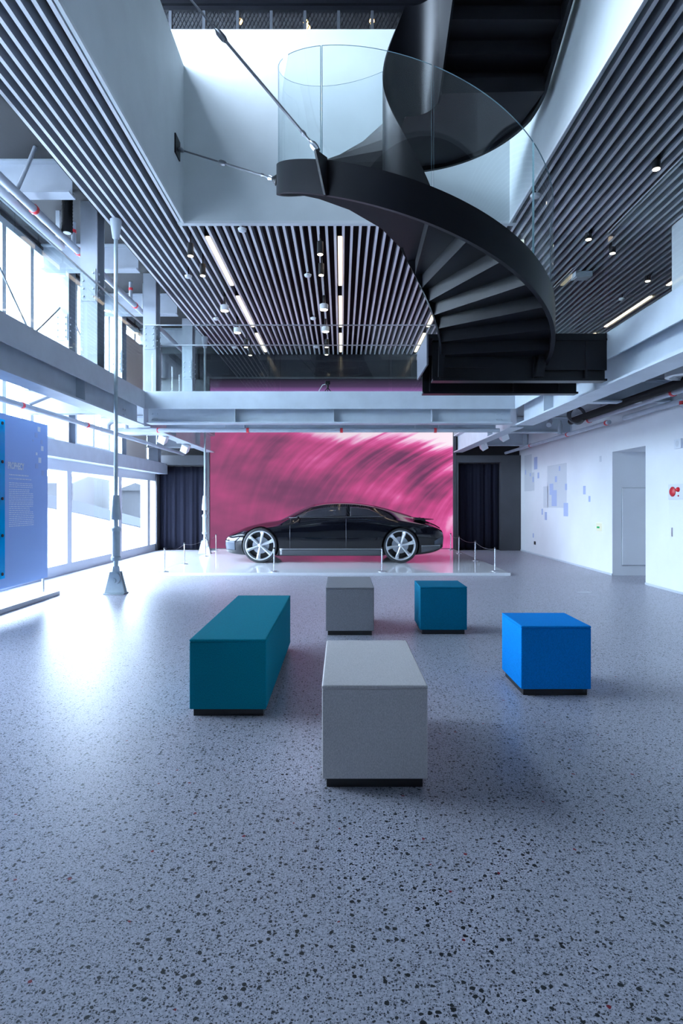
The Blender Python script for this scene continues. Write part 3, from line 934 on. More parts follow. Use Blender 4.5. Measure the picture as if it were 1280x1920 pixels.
def detector(label, x, y):
    t = thing('smoke_detector', label, 'detector', (x, y, CZ + .1), 'white ceiling detectors')
    obj('stem', MB().lathe([(.01, -.05), (.01, .14)], (x, y, CZ), 'z', 8), M_['plinth'], t)
    obj('sensor_head', MB().lathe([(.03, -.1), (.06, -.085), (.07, -.05), (.05, -.04)], (x, y, CZ), 'z', 14), M_['whitep'], t)
def px(u, v, z):
    Y = (z - EYE) * F / (HZ - v); return (u - 640) / F * Y, Y
lab = 'black cylinder spotlight hanging from the slats, '
for u, v, s in ((357, 480, 'leftmost above the first left tube'), (380, 517, 'second beside the left row of tubes'), (600, 477, 'nearest beside the centre row'),
                (602, 516, 'second beside the centre row'), (461, 651, 'third beside the left row'), (469, 666, 'last beside the left row'), (612, 651, 'third beside the centre row'),
                (612, 665, 'last beside the centre row'), (1230, 317, 'nearest over the right mezzanine'), (1103, 449, 'second over the right mezzanine'), (1148, 475, 'third over the right mezzanine'),
                (1214, 527, 'outermost over the right mezzanine')):
    x, y = px(u, v, CZ - (.32 if u < 1000 else .1)); downlight(lab + s, x, min(y, 16.8), .32 if u < 1000 else .1)
lab = 'white disc spotlight under the slats, '
for u, v, s in ((421, 583, 'nearest beside the left row of tubes'), (445, 624, 'farther one beside the left row'), (607, 581, 'nearest beside the centre row'), (610, 622, 'farther one beside the centre row')):
    x, y = px(u, v, CZ - .3); spothead(lab + s, x, y)
lab = 'small white detector on the slatted ceiling, '
for u, v, s in ((454, 434, 'near the stairwell edge'), (353, 521, 'left of the tubes'), (577, 519, 'left of the centre row'), (405, 600, 'left row farther back'), (587, 599, 'centre farther back'),
                (440, 653, 'left at the far end'), (593, 652, 'centre at the far end'), (1166, 563, 'over the right mezzanine'), (1003, 371, 'seen through the curved stair glass')):
    x, y = px(u, v, CZ - .09); detector(lab + s, x, y)
t = thing('emergency_light', 'flat grey emergency light box on the right slatted ceiling', 'ceiling light', (4.3, 10.4, CZ))
x, y = px(1090, 522, CZ - .1)
obj('housing', B(x - .16, x + .16, y - .12, y + .12, CZ - .1, CZ), M_['steel'], t, bevel=.01)
obj('lens', B(x - .13, x + .13, y - .09, y + .09, CZ - .108, CZ - .1), M_['whitep'], t)
t = thing('exit_sign', 'small white and green exit sign hung below the right slats', 'sign', (3.0, 9.3, CZ))
x, y = 2.93, 9.55
obj('hanger', B(x - .004, x + .004, y - .01, y + .01, CZ - .05, CZ + .05), M_['satin'], t)
obj('sign_box', B(x - .035, x + .035, y - .02, y + .02, CZ - .33, CZ - .04), M_['signwhite'], t)
obj('pictogram', B(x - .028, x + .028, y - .024, y - .019, CZ - .21, CZ - .14), M_['green'], t)

# mesh bulkhead and pendants of the dark upper storey
t = thing('mesh_bulkhead', 'black expanded-metal bulkhead high above the white stairwell wall', 'bulkhead', (0, 12.1, 10.9))
for i in range(12):
    x = -4.2 + i * .69
    obj('mesh_post', B(x - .03, x + .03, 12.02, 12.1, 10.9, 11.5), M_['mesh'], t)
obj('mesh_rail', B(-4.2, 3.4, 12.0, 12.1, 11.47, 11.55), M_['black'], t)
obj('mesh_rail', B(-4.2, 3.4, 12.0, 12.1, 10.85, 10.9), M_['black'], t)
q = MB()
nx, nz, dx, dz = 92, 7, .082, .085
for j in range(nz):
    for i in range(nx):
        x = -4.18 + i * dx + (dx / 2 if j % 2 else 0); z = 10.89 + j * dz
        if x > 3.35: continue
        for sgn in (-1, 1):     # zig-zag strands of expanded metal
            q.add([(x, 12.05, z), (x + sgn * dx / 2, 12.05, z + dz), (x + sgn * dx / 2 + .014, 12.07, z + dz), (x + .014, 12.07, z)], [(0, 1, 2, 3)])
obj('mesh_strands', q, M_['mesh'], t, kind='stuff')
for u, v, s in ((450, 40, 'leftmost'), (573, 42, 'middle upper'), (577, 52, 'middle lower'), (697, 40, 'rightmost')):
    p = at(u, v, 12.8)
    b = thing('pendant_bulb', 'warm bulb glowing behind the black mesh, %s' % s, 'lamp', tuple(p), 'warm bulbs behind the mesh')
    obj('bulb', MB().sphere(p, .055), M_['warmlow'], b)
    obj('flex', MB().tube([p + Vector((0, 0, .05)), (p.x, p.y, UC)], .008, 6), M_['plinth'], b)
for i, y in enumerate((10.8, 12.05)):
    beam('black roof beam high above the stairwell, %s' % ('nearer' if i == 0 else 'farther'), 'x', y, -4.15, XE - .05, 11.56 if i else 11.9, UC if i == 0 else 12.0, .2, 'black')
beam('black roof beam at the upper left of the stairwell', 'y', -2.95, YF, 10.2, UC - .5, UC, .22, 'black')

# ------------------------------------------------------------------ pipes and services
def pipe(label, pts, r, m='pipe', bands=(), hangers=(), hz=3.31):
    t = thing('pipe', label, 'pipe', tuple(pts[0]))
    obj('pipe_run', MB().tube(pts, r, 12), M_[m], t)
    for b in bands:
        b = Vector(b); d = (Vector(pts[1]) - Vector(pts[0])).normalized()
        obj('red_coupling', MB().tube([b - d * .025, b + d * .025], r * 1.18, 12), M_['red'], t, label='red coupling')
    for h in hangers:
        obj('hanger', MB().tube([h, (h[0], h[1], hz)], .008, 6), M_['satin'], t)
    return t
xl = -4.47
pipe('long grey sprinkler pipe under the left mezzanine', [(xl, YF, 2.75), (xl, 16.6, 2.75)], .042,
     bands=[(xl, 8.2, 2.75), (xl, 10.3, 2.75), (xl, 11.6, 2.75)], hangers=[(xl, 7.0, 2.78), (xl, 10.6, 2.78), (xl, 14.2, 2.78)])
pipe('grey branch pipe with red couplings across under the walkway', [(-4.3, 11.25, 2.78), (-3.7, 11.25, 2.78), (-3.45, 11.15, 2.76), (3.0, 11.15, 2.76)], .04,
     bands=[(-3.48, 11.17, 2.763), (-1.78, 11.15, 2.76), (.0, 11.15, 2.76), (1.78, 11.15, 2.76)], hangers=[(-2.2, 11.15, 2.79), (-.4, 11.15, 2.79), (1.4, 11.15, 2.79)])
pipe('short elbow pipe joining the branch to the long left pipe', [(xl, 11.25, 2.79), (xl, 11.25, 2.88), (-4.40, 11.25, 2.94), (-4.3, 11.25, 2.94), (-4.12, 11.25, 2.94), (-4.12, 11.25, 2.8)], .045)
pipe('diagonal grey strut between left pipe and mezzanine beam', [(xl, 8.4, 2.79), (-4.03, 8.75, 3.1), (-4.0, 8.8, 3.31)], .022)
xu = -4.2
pipe('long grey pipe at the head of the upper left windows', [(xu, 3, 5.4), (xu, 16.5, 5.4)], .055,
     bands=[(xu, 8.02, 5.4), (xu, 9.38, 5.4), (xu, 11.93, 5.4)], hangers=[(xu, 6.6, 5.44), (xu, 9.8, 5.44), (xu, 12.4, 5.44)], hz=6.02)
for y, s in ((9.2, 'nearer'), (11.7, 'farther')):
    t = pipe('short upright pipe with red band on the upper left pipe, %s' % s, [(xu, y, 5.44), (xu, y, 5.72), (xu, y, 5.78)], .035, bands=[(xu, y, 5.64)])
t = thing('blind_tube', 'thick pale blind tube along the upper left window heads', 'blind', (-4.5, 8, 5.49))
obj('tube', MB().tube([(-4.5, 3, 5.49), (-4.5, 9.4, 5.49)], .07, 16), M_['alu'], t)
for y in (9.3, 6.0):
    obj('bracket', B(-4.53, -4.47, y, y + .04, 5.5, 6.02), M_['alu'], t)
t = thing('black_flue', 'black ribbed duct stub with grille under the upper left ceiling', 'duct', (-4.08, 8.73, 5.4))
prof = [(.07, 5.40)]
for i in range(12): prof += [(.072, 5.41 + i * .05), (.08, 5.435 + i * .05)]
prof += [(.07, 6.02)]
obj('duct', MB().lathe(prof, (-4.08, 8.73, 0), 'z', 20), M_['pipeblack'], t)
obj('grille', MB().lathe([(.05, 5.395), (.06, 5.402)], (-4.08, 8.73, 0), 'z', 16), M_['whitep'], t)
pipe('slender diagonal strut with clevis at the upper left', [(-4.2, 7.6, 5.44), (-4.06, 7.62, 5.8), (-3.98, 7.63, 6.02)], .025)

xr = 4.42
pipe('thick black lagged pipe under the right mezzanine', [(xr, 3, 2.95), (xr, 11.3, 2.95)], .065, 'pipeblack', hangers=[(xr, 7.6, 3.0), (xr, 10.0, 3.0)])
pipe('upper grey pipe with red end beside the black pipe on the right', [(4.72, 3, 2.96), (4.72, 11.2, 2.96)], .05, bands=[(4.72, 11.17, 2.96), (4.72, 8.35, 2.96)], hangers=[(4.72, 9.2, 3.0)])
pipe('lower grey pipe close to the right white wall', [(4.92, 3, 2.86), (4.92, 10.2, 2.86)], .045, bands=[(4.92, 8.35, 2.86), (4.92, 7.85, 2.86)])
pipe('long thin grey pipe running back to the right curtain doorway', [(4.70, 10.3, 2.80), (4.70, 16.8, 2.80)], .04, bands=[(4.70, 10.4, 2.80), (4.70, 12.2, 2.80), (4.70, 14.6, 2.80)], hangers=[(4.70, 12.0, 2.83), (4.70, 15.2, 2.83)])
pipe('short upright grey cylinder standing on the long right pipe', [(4.62, 12.4, 2.83), (4.62, 12.4, 3.0), (4.62, 12.4, 3.12)], [.05, .05, .02])
for y, s in ((8.3, 'farther'), (7.8, 'nearer')):
    pipe('short red-ended sprinkler drop below the right pipes, %s' % s, [(4.82, y, 2.84), (4.82, y, 2.76), (4.82, y - .12, 2.72)], .035, bands=[(4.82, y, 2.8)])
pipe('flat grey cable tray under the right mezzanine beam', [(3.62, 3, 2.88), (3.62, 10.4, 2.88)], .03)
t = thing('cable_coil', 'coil of grey cable hanging under the right mezzanine', 'cable', (4.3, 10.7, 2.9))
q = MB()
for i in range(3):
    c = Vector((4.28 + i * .025, 10.72 + i * .02, 2.98)); pts = [c + Vector((.15 * math.cos(k * PI / 10), .03 * math.sin(k * PI / 10 + i), .15 * math.sin(k * PI / 10))) for k in range(21)]
    q.tube(pts, .017, 6)
obj('coil', q, M_['cord'], t); obj('hook', MB().tube([(4.3, 10.72, 3.08), (4.3, 10.72, 3.31)], .008, 6), M_['satin'], t)
t = thing('air_outlet', 'round white air outlet under the right mezzanine at the picture edge', 'vent', (4.45, 7.45, 2.98))
obj('ring', MB().lathe([(.20, 0), (.25, .01), (.25, .20), (.20, .2)], (4.33, 7.35, 2.96), 'z', 28, closed=True), M_['whitep'], t)
q = MB()
for i in range(16):
    a = i * PI / 8; q.tube([(4.33 + .03 * math.cos(a), 7.35 + .03 * math.sin(a), 3.0), (4.33 + .2 * math.cos(a), 7.35 + .2 * math.sin(a), 3.0)], .006, 5)
obj('grille', q, M_['whitep'], t, kind='stuff')
obj('throat', MB().lathe([(.20, .04), (.20, .33)], (4.33, 7.35, 2.96), 'z', 20), M_['plinth'], t)
# dark soffit boxes on the right
for y0, y1, s in ((6.2, 8.9, 'nearer'), (9.5, 11.6, 'farther')):
    tag(obj('fan_coil_box', B(3.7, 4.05, y0, y1, 3.02, 3.31), M_['pipeblack'], bevel=.01), 'black ceiling unit between right beam and pipes, %s' % s, 'duct')

# track heads under the mezzanine
def cube_spot(label, x, y, z, sgn, ztop_):
    t = thing('cube_spotlight', label, 'spotlight', (x, y, z), 'white cube spotlights under the mezzanine')
    obj('mount', MB().box(x - .16, x + .16, y - .05, y + .05, z + .12, z + .17).box(x - .02, x + .02, y - .02, y + .02, z + .17, ztop_), M_['whitep'], t)
    h = MB().box(-.085, .085, -.085, .085, -.10, .10)
    R = Matrix.Rotation(sgn * .5, 3, 'Y') @ Matrix.Rotation(.55, 3, 'X')
    h.v = [tuple(R @ Vector(v) + Vector((x + sgn * .05, y, z))) for v in h.v]
    obj('head', h, M_['whitep'], t, bevel=.008)
    obj('yoke', MB().tube([(x, y, z + .14), (x + sgn * .03, y - .1, z + .06), (x + sgn * .05, y - .1, z)], .012, 6), M_['whitep'], t)
cube_spot('white cube spotlight on the left nearest the viewer', -3.92, 12.75, 2.78, 1, 3.31)
cube_spot('white cube spotlight on the left nearer the screen', -3.88, 14.4, 2.72, 1, 3.31)
cube_spot('white cube spotlight on the right nearest the viewer', 3.72, 13.3, 2.9, -1, 3.31)
cube_spot('white cube spotlight on the right nearer the screen', 3.72, 15.2, 2.86, -1, 3.31)
t = thing('surveillance_camera', 'small grey bracket spotlight high on the right under the mezzanine', 'camera', (4.3, 11.9, 2.95))
obj('bracket', MB().tube([(4.25, 11.9, 3.31), (4.25, 11.9, 3.1), (4.2, 11.85, 3.02)], .015, 6), M_['satin'], t)
obj('head', MB().tube([(4.25, 11.95, 3.04), (4.15, 11.75, 2.94)], .05, 10), M_['satin'], t)
for x, s in ((-2.05, 'left'), (-.25, 'middle'), (1.55, 'right')):
    t = thing('flat_luminaire', 'flat white luminaire under the walkway, the %s one of three' % s, 'ceiling light', (x, 11.5, 2.95))
    obj('housing', MB().box(x - .13, x + .13, 11.4, 11.64, 2.93, 2.98), M_['whitep'], t, bevel=.006)
    obj('hanger', B(x - .02, x + .02, 11.48, 11.54, 2.98, 3.31), M_['whitep'], t)

# ------------------------------------------------------------------ blue information panel and acrylic
PXX = -4.43
def text_mesh(s, size):
    cu = bpy.data.curves.new('text', 'FONT'); cu.body = s; cu.size = size; cu.extrude = .001; cu.offset = .0045
    to = bpy.data.objects.new('text', cu); COL.objects.link(to)
    dg = bpy.context.evaluated_depsgraph_get()
    me = bpy.data.meshes.new_from_object(to.evaluated_get(dg))
    bpy.data.objects.remove(to)
    return me
t = thing('information_panel', 'tall blue printed information panel with white text by the left windows', 'sign panel', (PXX, 7.4, 0))
obj('panel', B(PXX - .02, PXX, 5.2, 8.85, .262, 2.56), M_['panelblue'], t, bevel=.003)
obj('stand_base', B(PXX - .32, PXX + .18, 5.2, 8.86, 0, .06), M_['whitep'], t, bevel=.004)
for y in (8.75, 5.4):
    obj('post', MB().tube([(PXX - .02, y, .06), (PXX - .02, y, .3)], .02, 10), M_['satin'], t)
me = text_mesh('PROPHECY', .125)
wid = max(v.co.x for v in me.vertices)
sc_ = .40 / wid
for v in me.vertices:
    x, y, z = v.co; v.co = (z + .0012, x * sc_ * 1.0, y)
me.materials.append(M_['print2'])
o = bpy.data.objects.new('lettering', me); COL.objects.link(o); o.parent = t
o.location = Vector((PXX, 7.79, EYE + (HZ - 879) / F * 7.9)) - wloc(t)
rnd = random.Random(4)
q = MB()
def textline(y0, y1, z, h):
    y = y0
    while y < y1 - .02:
        wd = min(rnd.uniform(.02, .075), y1 - y)
        q.box(PXX, PXX + .0015, y, y + wd, z - h / 2, z + h / 2); y += wd + .012
rows = [(891, 54, .014), (898, 60, .012)] + [(906 + i * 3.6, 61, .010) for i in range(3)] + [(918 + i * 3.55, 62, .010) for i in range(8)] + \
       [(946 + i * 3.6, 62, .010) for i in range(3)] + [(957 + i * 3.6, 63, .010) for i in range(9)]
for v, u1, h in rows:
    Yn = 4.43 * F / (640 - 15); Yf = 4.43 * F / (640 - u1)
    z = EYE + (HZ - v) / F * Yn * 1.03
    textline(Yn + .02, Yf - (.0 if rnd.random() > .2 else .1), z, h)
obj('small_text', q, M_['print2'], t, kind='stuff')
for u, v, w_, h, c in ((73, 805, 5, 9, 1), (68, 816, 5, 9, 0), (62, 826, 2.5, 4, 0), (78, 829, 4, 8, 0), (79, 841, 4.5, 9, 1), (68.5, 851, 3, 5, 1), (74.5, 863, 5, 10, 1), (69, 874, 5, 9, 0), (80, 887, 4, 10, 0)):
    Y = 4.43 * F / (640 - u); z = EYE + (HZ - v) / F * Y; s_ = Y / F
    obj('pixel_square', B(PXX, PXX + .0015, Y - w_ * s_ * 1.0, Y + w_ * s_ * 1.0, z - h * s_ / 2, z + h * s_ / 2), M_['print2' if c else 'print1'], t)
t = thing('acrylic_panel', 'cyan transparent acrylic panel in front of the blue panel at the picture edge', 'sign panel', (-4.22, 7, 0))
obj('sheet', B(-4.232, -4.22, 5.4, 7.36, .44, 2.43), M_['cyan'], t)
for z in (.5, .98, 1.44, 1.9, 2.38):
    obj('standoff', MB().lathe([(.02, -.18), (.02, .015)], (-4.225, 7.3, z), 'x', 10), M_['plinth'], t)
obj('post', MB().tube([(-4.29, 7.25, .06), (-4.29, 7.25, 2.4)], .018, 10), M_['satin'], t)
obj('post', MB().tube([(-4.29, 5.5, .06), (-4.29, 5.5, 2.4)], .018, 10), M_['satin'], t)

# ------------------------------------------------------------------ things on the right wall
def onwall(u, v):
    Y = XR * F / (u - 640); return Y, EYE + (HZ - v) / F * Y
t = thing('wall_graphic', 'pale grey and blue rectangles printed on the right white wall', 'graphic', (XR, 13.5, 1.5))
for u0, u1, v0, v1, c, dx in ((983, 996.5, 853, 921, 'g', 0), (996, 1001.5, 886, 920, 'g', 0), (1026, 1062, 871, 952, 'g', 0), (1018.5, 1027, 912, 952, 'g', 0),
                          (1001, 1007, 857, 880, 'b', 1), (1007.5, 1010.5, 886, 897, 'b', 1), (998, 1000.5, 894, 904, 'b', 1), (984, 986, 881, 890, 'b', 1), (993, 995, 887, 893, 'b', 1),
                          (1047.5, 1050, 874, 883, 'b', 1), (1040, 1044, 893, 904, 'b', 1), (1059, 1062.5, 907, 919, 'b', 1),
                          (1030, 1037, 907, 928, 'b', 1), (1034, 1043.5, 919, 949, 'b', 2), (1056.5, 1064.5, 943, 968, 'b', 2), (1015, 1017.5, 954, 965, 'b', 1), (1021, 1025, 960, 975, 'b', 1),
                          (1123.5, 1127.5, 855, 866, 'g', 0), (1093, 1097.5, 911, 927, 'b', 1), (1103, 1106.5, 930, 941, 'b', 1), (998.5, 1000.5, 1000, 1008, 'b', 1)):
    Ya, _ = onwall(u1, v0); Yb, _ = onwall(u0, v0); Ym = (Ya + Yb) / 2
    z0, z1 = EYE + (HZ - v1) / F * Ym, EYE + (HZ - v0) / F * Ym
    obj('printed_square', B(XR - .0015 - .001 * dx, XR + .001, Ya, Yb, z0, z1), M_['wallblue' if c == 'b' else 'wallgrey'], t)
def wallbox(name, label, cat, u0, u1, v0, v1, dep, m, bev=.004):
    Ya, _ = onwall(u1, 900); Yb, _ = onwall(u0, 900); Ym = (Ya + Yb) / 2
    z0, z1 = EYE + (HZ - v1) / F * Ym, EYE + (HZ - v0) / F * Ym
    t = thing(name, label, cat, (XR, Ym, z0))
    obj('housing', B(XR - dep, XR, Ya, Yb, z0, z1), M_[m], t, bevel=bev)
    return t, Ya, Yb, z0, z1
t, Ya, Yb, z0, z1 = wallbox('guide_sign', 'small lit white and green sign low on the right wall', 'sign', 1119.5, 1128.5, 980.5, 996, .03, 'signwhite')
obj('pictogram', B(XR - .033, XR - .029, Ya + .05, Yb - .05, z0 + .06, z1 - .07), M_['green'], t)
wallbox('wall_socket', 'tiny black wall socket low on the right wall near the corner', 'socket', 1001.5, 1004, 1015, 1021, .015, 'plinth', 0)
t, Ya, Yb, z0, z1 = wallbox('fire_alarm_panel', 'silver fire alarm panel with red bell and lamp on the right wall', 'alarm', 1254.5, 1300, 907, 936, .02, 'alu')
zc = (z0 + z1) / 2
Yq, _ = onwall(1263.5, 900)
obj('red_bell', MB().lathe([(.075, -.01), (.078, -.03), (.06, -.045), (.02, -.05)], (XR, Yq, zc), 'x', 20), M_['red'], t)
Yq, _ = onwall(1274, 900)
obj('red_lamp', MB().lathe([(.038, -.015), (.036, -.04), (.018, -.06), (.004, -.065)], (XR, Yq, zc + .03), 'x', 16), M_['redlamp'], t)
obj('button', MB().lathe([(.014, -.018), (.014, -.028)], (XR, Yq, zc - .065), 'x', 12), M_['red'], t)
t, Ya, Yb, z0, z1 = wallbox('hydrant_cabinet', 'flush white cabinet door below the fire alarm panel', 'cabinet', 1254, 1302, 937, 1055, .006, 'white', .002)
obj('handle', B(XR - .014, XR - .004, Yb - .11, Yb - .09, .86, 1.0), M_['satin'], t)
t, Ya, Yb, z0, z1 = wallbox('wall_speaker', 'small square grey speaker high on the right wall', 'speaker', 1266.5, 1279.5, 823, 841, .03, 'alu')
obj('cone', MB().lathe([(.05, -.032), (.03, -.031), (.02, -.034)], (XR, (Ya + Yb) / 2, (z0 + z1) / 2), 'x', 16), M_['wallgrey'], t)
tag(obj('floor_box', B(3.62, 3.85, 9.0, 9.12, 0, .003), M_['satin']), 'small metal floor box lid in the terrazzo on the right', 'floor box')

# ------------------------------------------------------------------ stanchions and cords
def stanchion(label, x, y, z):
    t = thing('stanchion', label, 'stanchion', (x, y, z), 'low stanchions round the car')
    obj('base_disc', MB().lathe([(.075, 0), (.075, .008), (.03, .014), (.02, .02)], (x, y, z), 'z', 20), M_['satin'], t)
    obj('post', MB().lathe([(.013, .015), (.013, .44)], (x, y, z), 'z', 12), M_['chrome'], t)
    obj('cap', MB().lathe([(.018, .435), (.018, .455), (.01, .465)], (x, y, z), 'z', 12), M_['plinth'], t)
ZP = .055
front = [(-3.4, 11.28), (-1.3, 11.32), (.78, 11.32), (2.98, 11.4)]
rightr = [(3.05, 13.4), (3.06, 15.3), (3.07, 16.5)]
leftr = [(-3.4, 12.7), (-3.36, 14.5), (-3.42, 16.0)]
for (x, y), s in zip(front, ('at the front left corner', 'in front of the front wheel', 'in front of the rear wheel', 'at the front right corner')):
    stanchion('low steel stanchion %s of the platform' % s if 'corner' in s else 'low steel stanchion ' + s, x, y, ZP)
for (x, y), s in zip(rightr, ('second from the front', 'third from the front', 'last at the screen')):
    stanchion('low steel stanchion on the right platform edge, ' + s, x, y, ZP)
for (x, y), s in zip(leftr, ('second from the front', 'third from the front', 'last at the screen')):
    stanchion('low steel stanchion on the left platform edge, ' + s, x, y, ZP)
def cordline(label, pts):
    q = MB()
    for a, b in zip(pts[:-1], pts[1:]):
        run = []
        for i in range(9):
            f = i / 8; run.append((a[0] + (b[0] - a[0]) * f, a[1] + (b[1] - a[1]) * f, ZP + .43 - .06 * 4 * f * (1 - f)))
        q.tube(run, .004, 5)
    tag(obj('barrier_cord', q, M_['cord']), label, 'cord')
cordline('thin grey cord strung along the right stanchions', [front[3]] + rightr)
cordline('thin grey cord strung along the left stanchions', [front[0]] + leftr)

# ------------------------------------------------------------------ the car
CX, CYY, CZ0 = 0.0, 13.82, ZP
# x, z bottom, half width at sill, half width max, z max width, half width shoulder, z shoulder, half width roof edge, z roof edge, z centre top
ST = [
 (-2.62, .23, .48, .55, .40, .52, .49, .38, .55, .565),
 (-2.54, .19, .60, .69, .43, .65, .55, .48, .605, .625),
 (-2.38, .17, .72, .80, .44, .76, .59, .57, .665, .69),
 (-2.15, .155, .82, .90, .47, .86, .65, .64, .745, .785),
 (-1.80, .15, .88, .955, .52, .91, .73, .68, .825, .87),
 (-1.42, .145, .90, .965, .54, .92, .78, .69, .885, .93),
 (-1.20, .145, .90, .965, .55, .91, .82, .69, .975, 1.035),
 (-.95, .145, .90, .965, .55, .90, .86, .66, 1.09, 1.165),
 (-.65, .145, .90, .96, .55, .885, .90, .62, 1.205, 1.285),
 (-.30, .145, .90, .955, .55, .88, .92, .59, 1.268, 1.338),
 (.10, .145, .90, .955, .55, .88, .93, .575, 1.28, 1.345),
 (.45, .145, .90, .96, .55, .885, .93, .56, 1.255, 1.322),
 (.80, .145, .90, .97, .56, .895, .92, .54, 1.195, 1.26),
 (1.10, .15, .90, .98, .58, .90, .90, .51, 1.12, 1.185),
 (1.40, .155, .90, .975, .60, .89, .88, .47, 1.035, 1.09),
 (1.70, .17, .87, .95, .60, .85, .84, .42, .955, .99),
 (1.95, .20, .82, .90, .58, .79, .79, .38, .885, .91),
 (2.15, .25, .75, .82, .56, .71, .73, .34, .81, .83),
 (2.27, .31, .66, .74, .54, .62, .66, .30, .745, .76),
]
def crom(ts, vs, t):
    i = 0
    while i < len(ts) - 2 and t > ts[i + 1]: i += 1
    t0, t1 = ts[i], ts[i + 1]; h = t1 - t0; f = min(max((t - t0) / h, 0), 1)
    def sl(j):
        if j == 0: return (vs[1] - vs[0]) / (ts[1] - ts[0])
        if j == len(ts) - 1: return (vs[-1] - vs[-2]) / (ts[-1] - ts[-2])
        return (vs[j + 1] - vs[j - 1]) / (ts[j + 1] - ts[j - 1])
    m0, m1 = sl(i) * h, sl(i + 1) * h
    return (2 * f**3 - 3 * f**2 + 1) * vs[i] + (f**3 - 2 * f**2 + f) * m0 + (-2 * f**3 + 3 * f**2) * vs[i + 1] + (f**3 - f**2) * m1
SX = [s[0] for s in ST]
def station(x): return [crom(SX, [s[k] for s in ST], x) for k in range(1, 10)]
NS = 44
def section(x):
    zb, ws, wm, zm, wsh, zsh, wr, zr, zt = station(x)
    P = [(0, zb), (ws * .6, zb), (ws * .93, zb + .005), (ws, zb + .06), ((ws + wm) / 2 + .012, (zb + zm) / 2 + .05), (wm, zm), ((wm + wsh) / 2 + .015, (zm + zsh) / 2), (wsh, zsh),
         (wsh * .62 + wr * .38 + .012, zsh * .62 + zr * .38), (wr + .02, zr - .02), (wr * .72, zr + (zt - zr) * .62), (wr * .36, zt - (zt - zr) * .10), (0, zt)]
    T = list(range(len(P)))
    return [(max(crom(T, [p[0] for p in P], t), 0), crom(T, [p[1] for p in P], t)) for t in [i * (len(P) - 1) / NS for i in range(NS + 1)]]
def yside(x, z):
    s_ = section(x)[12:]
    for a, b in zip(s_[:-1], s_[1:]):
        if a[1] <= z <= b[1]:
            f = (z - a[1]) / max(b[1] - a[1], 1e-6); return a[0] + (b[0] - a[0]) * f
    return s_[-1][0] if z > s_[-1][1] else s_[0][0]
car = thing('concept_car', 'glossy black fastback concept car on the white platform', 'car', (CX, CYY, CZ0))
W = lambda x, y, z: (CX + x, CYY + y, CZ0 + z)
nx_ = 110
vs = []
full_n = 2 * NS
for i in range(nx_ + 1):
    x = SX[0] + (SX[-1] - SX[0]) * i / nx_
    s_ = section(x)
    ring = [(p[0], p[1]) for p in s_] + [(-p[0], p[1]) for p in s_[-2:0:-1]]
    vs += [W(x, -p[0], p[1]) for p in ring]
nr = len(ring)
fs = [(i * nr + k, i * nr + (k + 1) % nr, (i + 1) * nr + (k + 1) % nr, (i + 1) * nr + k) for i in range(nx_) for k in range(nr)]
fs += [tuple(range(nr)), tuple(nx_ * nr + k for k in range(nr))[::-1]]
body = obj('body', MB().add(vs, fs, 0, True), M_['paint'], car)
WH = [(-1.79, .385), (1.30, .388)]
cut = MB()
for wx, wr in WH:
    for sg in (-1, 1):
        cut.lathe([(wr + .028, .60), (wr + .028, 1.15)] if sg > 0 else [(wr + .028, -1.15), (wr + .028, -.60)], W(wx, 0, wr), 'y', 56)
cutter = obj('cutter', cut, M_['plinth'])
bo = body.modifiers.new('arches', 'BOOLEAN'); bo.operation = 'DIFFERENCE'; bo.object = cutter; bo.solver = 'EXACT'
dg = bpy.context.evaluated_depsgraph_get()
nm_ = bpy.data.meshes.new_from_object(body.evaluated_get(dg))
body.modifiers.clear(); body.data = nm_
for p in nm_.polygons: p.use_smooth = True
nm_.set_sharp_from_angle(angle=math.radians(35))
bpy.data.objects.remove(cutter)

def patch(name, m, xs, zlo, zhi, nz_=10, off=.004, both=True, label=None, parent=None):
    """thin shell that follows the body side between two height curves"""
    for sg in ((-1, 1) if both else (-1,)):
        vs = []
        for x in xs:
            lo, hi = zlo(x), zhi(x)
            for j in range(nz_ + 1):
                z = lo + (hi - lo) * j / nz_
                vs.append(W(x, sg * (yside(x, z) + off), z))
        n = nz_ + 1
        fs = [(i * n + j, i * n + j + 1, (i + 1) * n + j + 1, (i + 1) * n + j) for i in range(len(xs) - 1) for j in range(nz_)]
        o = obj(name, MB().add(vs, fs, 0, True), M_[m], parent or car)
        sd = o.modifiers.new('thick', 'SOLIDIFY'); sd.thickness = .004; sd.offset = 1
        if label: o['label'] = label
def lin(a, b, n): return [a + (b - a) * i / n for i in range(n + 1)]
def poly(pts): return lambda x: crom([p[0] for p in pts], [p[1] for p in pts], x) if False else next((a[1] + (b[1] - a[1]) * (x - a[0]) / (b[0] - a[0]) for a, b in zip(pts[:-1], pts[1:]) if a[0] <= x <= b[0]), pts[-1][1])
roofe = lambda x: station(x)[7] - .045
patch('side_window', 'carglass', lin(-1.02, .12, 24), poly([(-1.02, 1.0), (-.8, 1.005), (.12, 1.03)]), lambda x: max(min(roofe(x), 1.245), 1.004), label='dark tinted glass')
patch('side_window', 'carglass', lin(.19, .86, 16), poly([(.19, 1.03), (.86, 1.02)]), lambda x: max(min(roofe(x), 1.24) - max(0, (x - .62)) * .30, 1.023), label='dark tinted glass')
patch('window_trim', 'sill', lin(-1.18, .98, 40), lambda x: .985 + .012 * (x + 1.18), lambda x: .999 + .012 * (x + 1.18), 1, .006)
patch('sill_panel', 'sill', lin(-1.36, .87, 30), lambda x: .165, lambda x: .30, 4, .005, label='satin grey sill panel')
patch('sill_strip', 'satin', lin(-1.36, .87, 30), lambda x: .30, lambda x: .318, 1, .007, label='bright sill strip')
for x in (-1.13, .10):
    patch('door_gap', 'sill', [x - .003, x + .003], lambda x: .325, lambda x: .97, 8, .003)
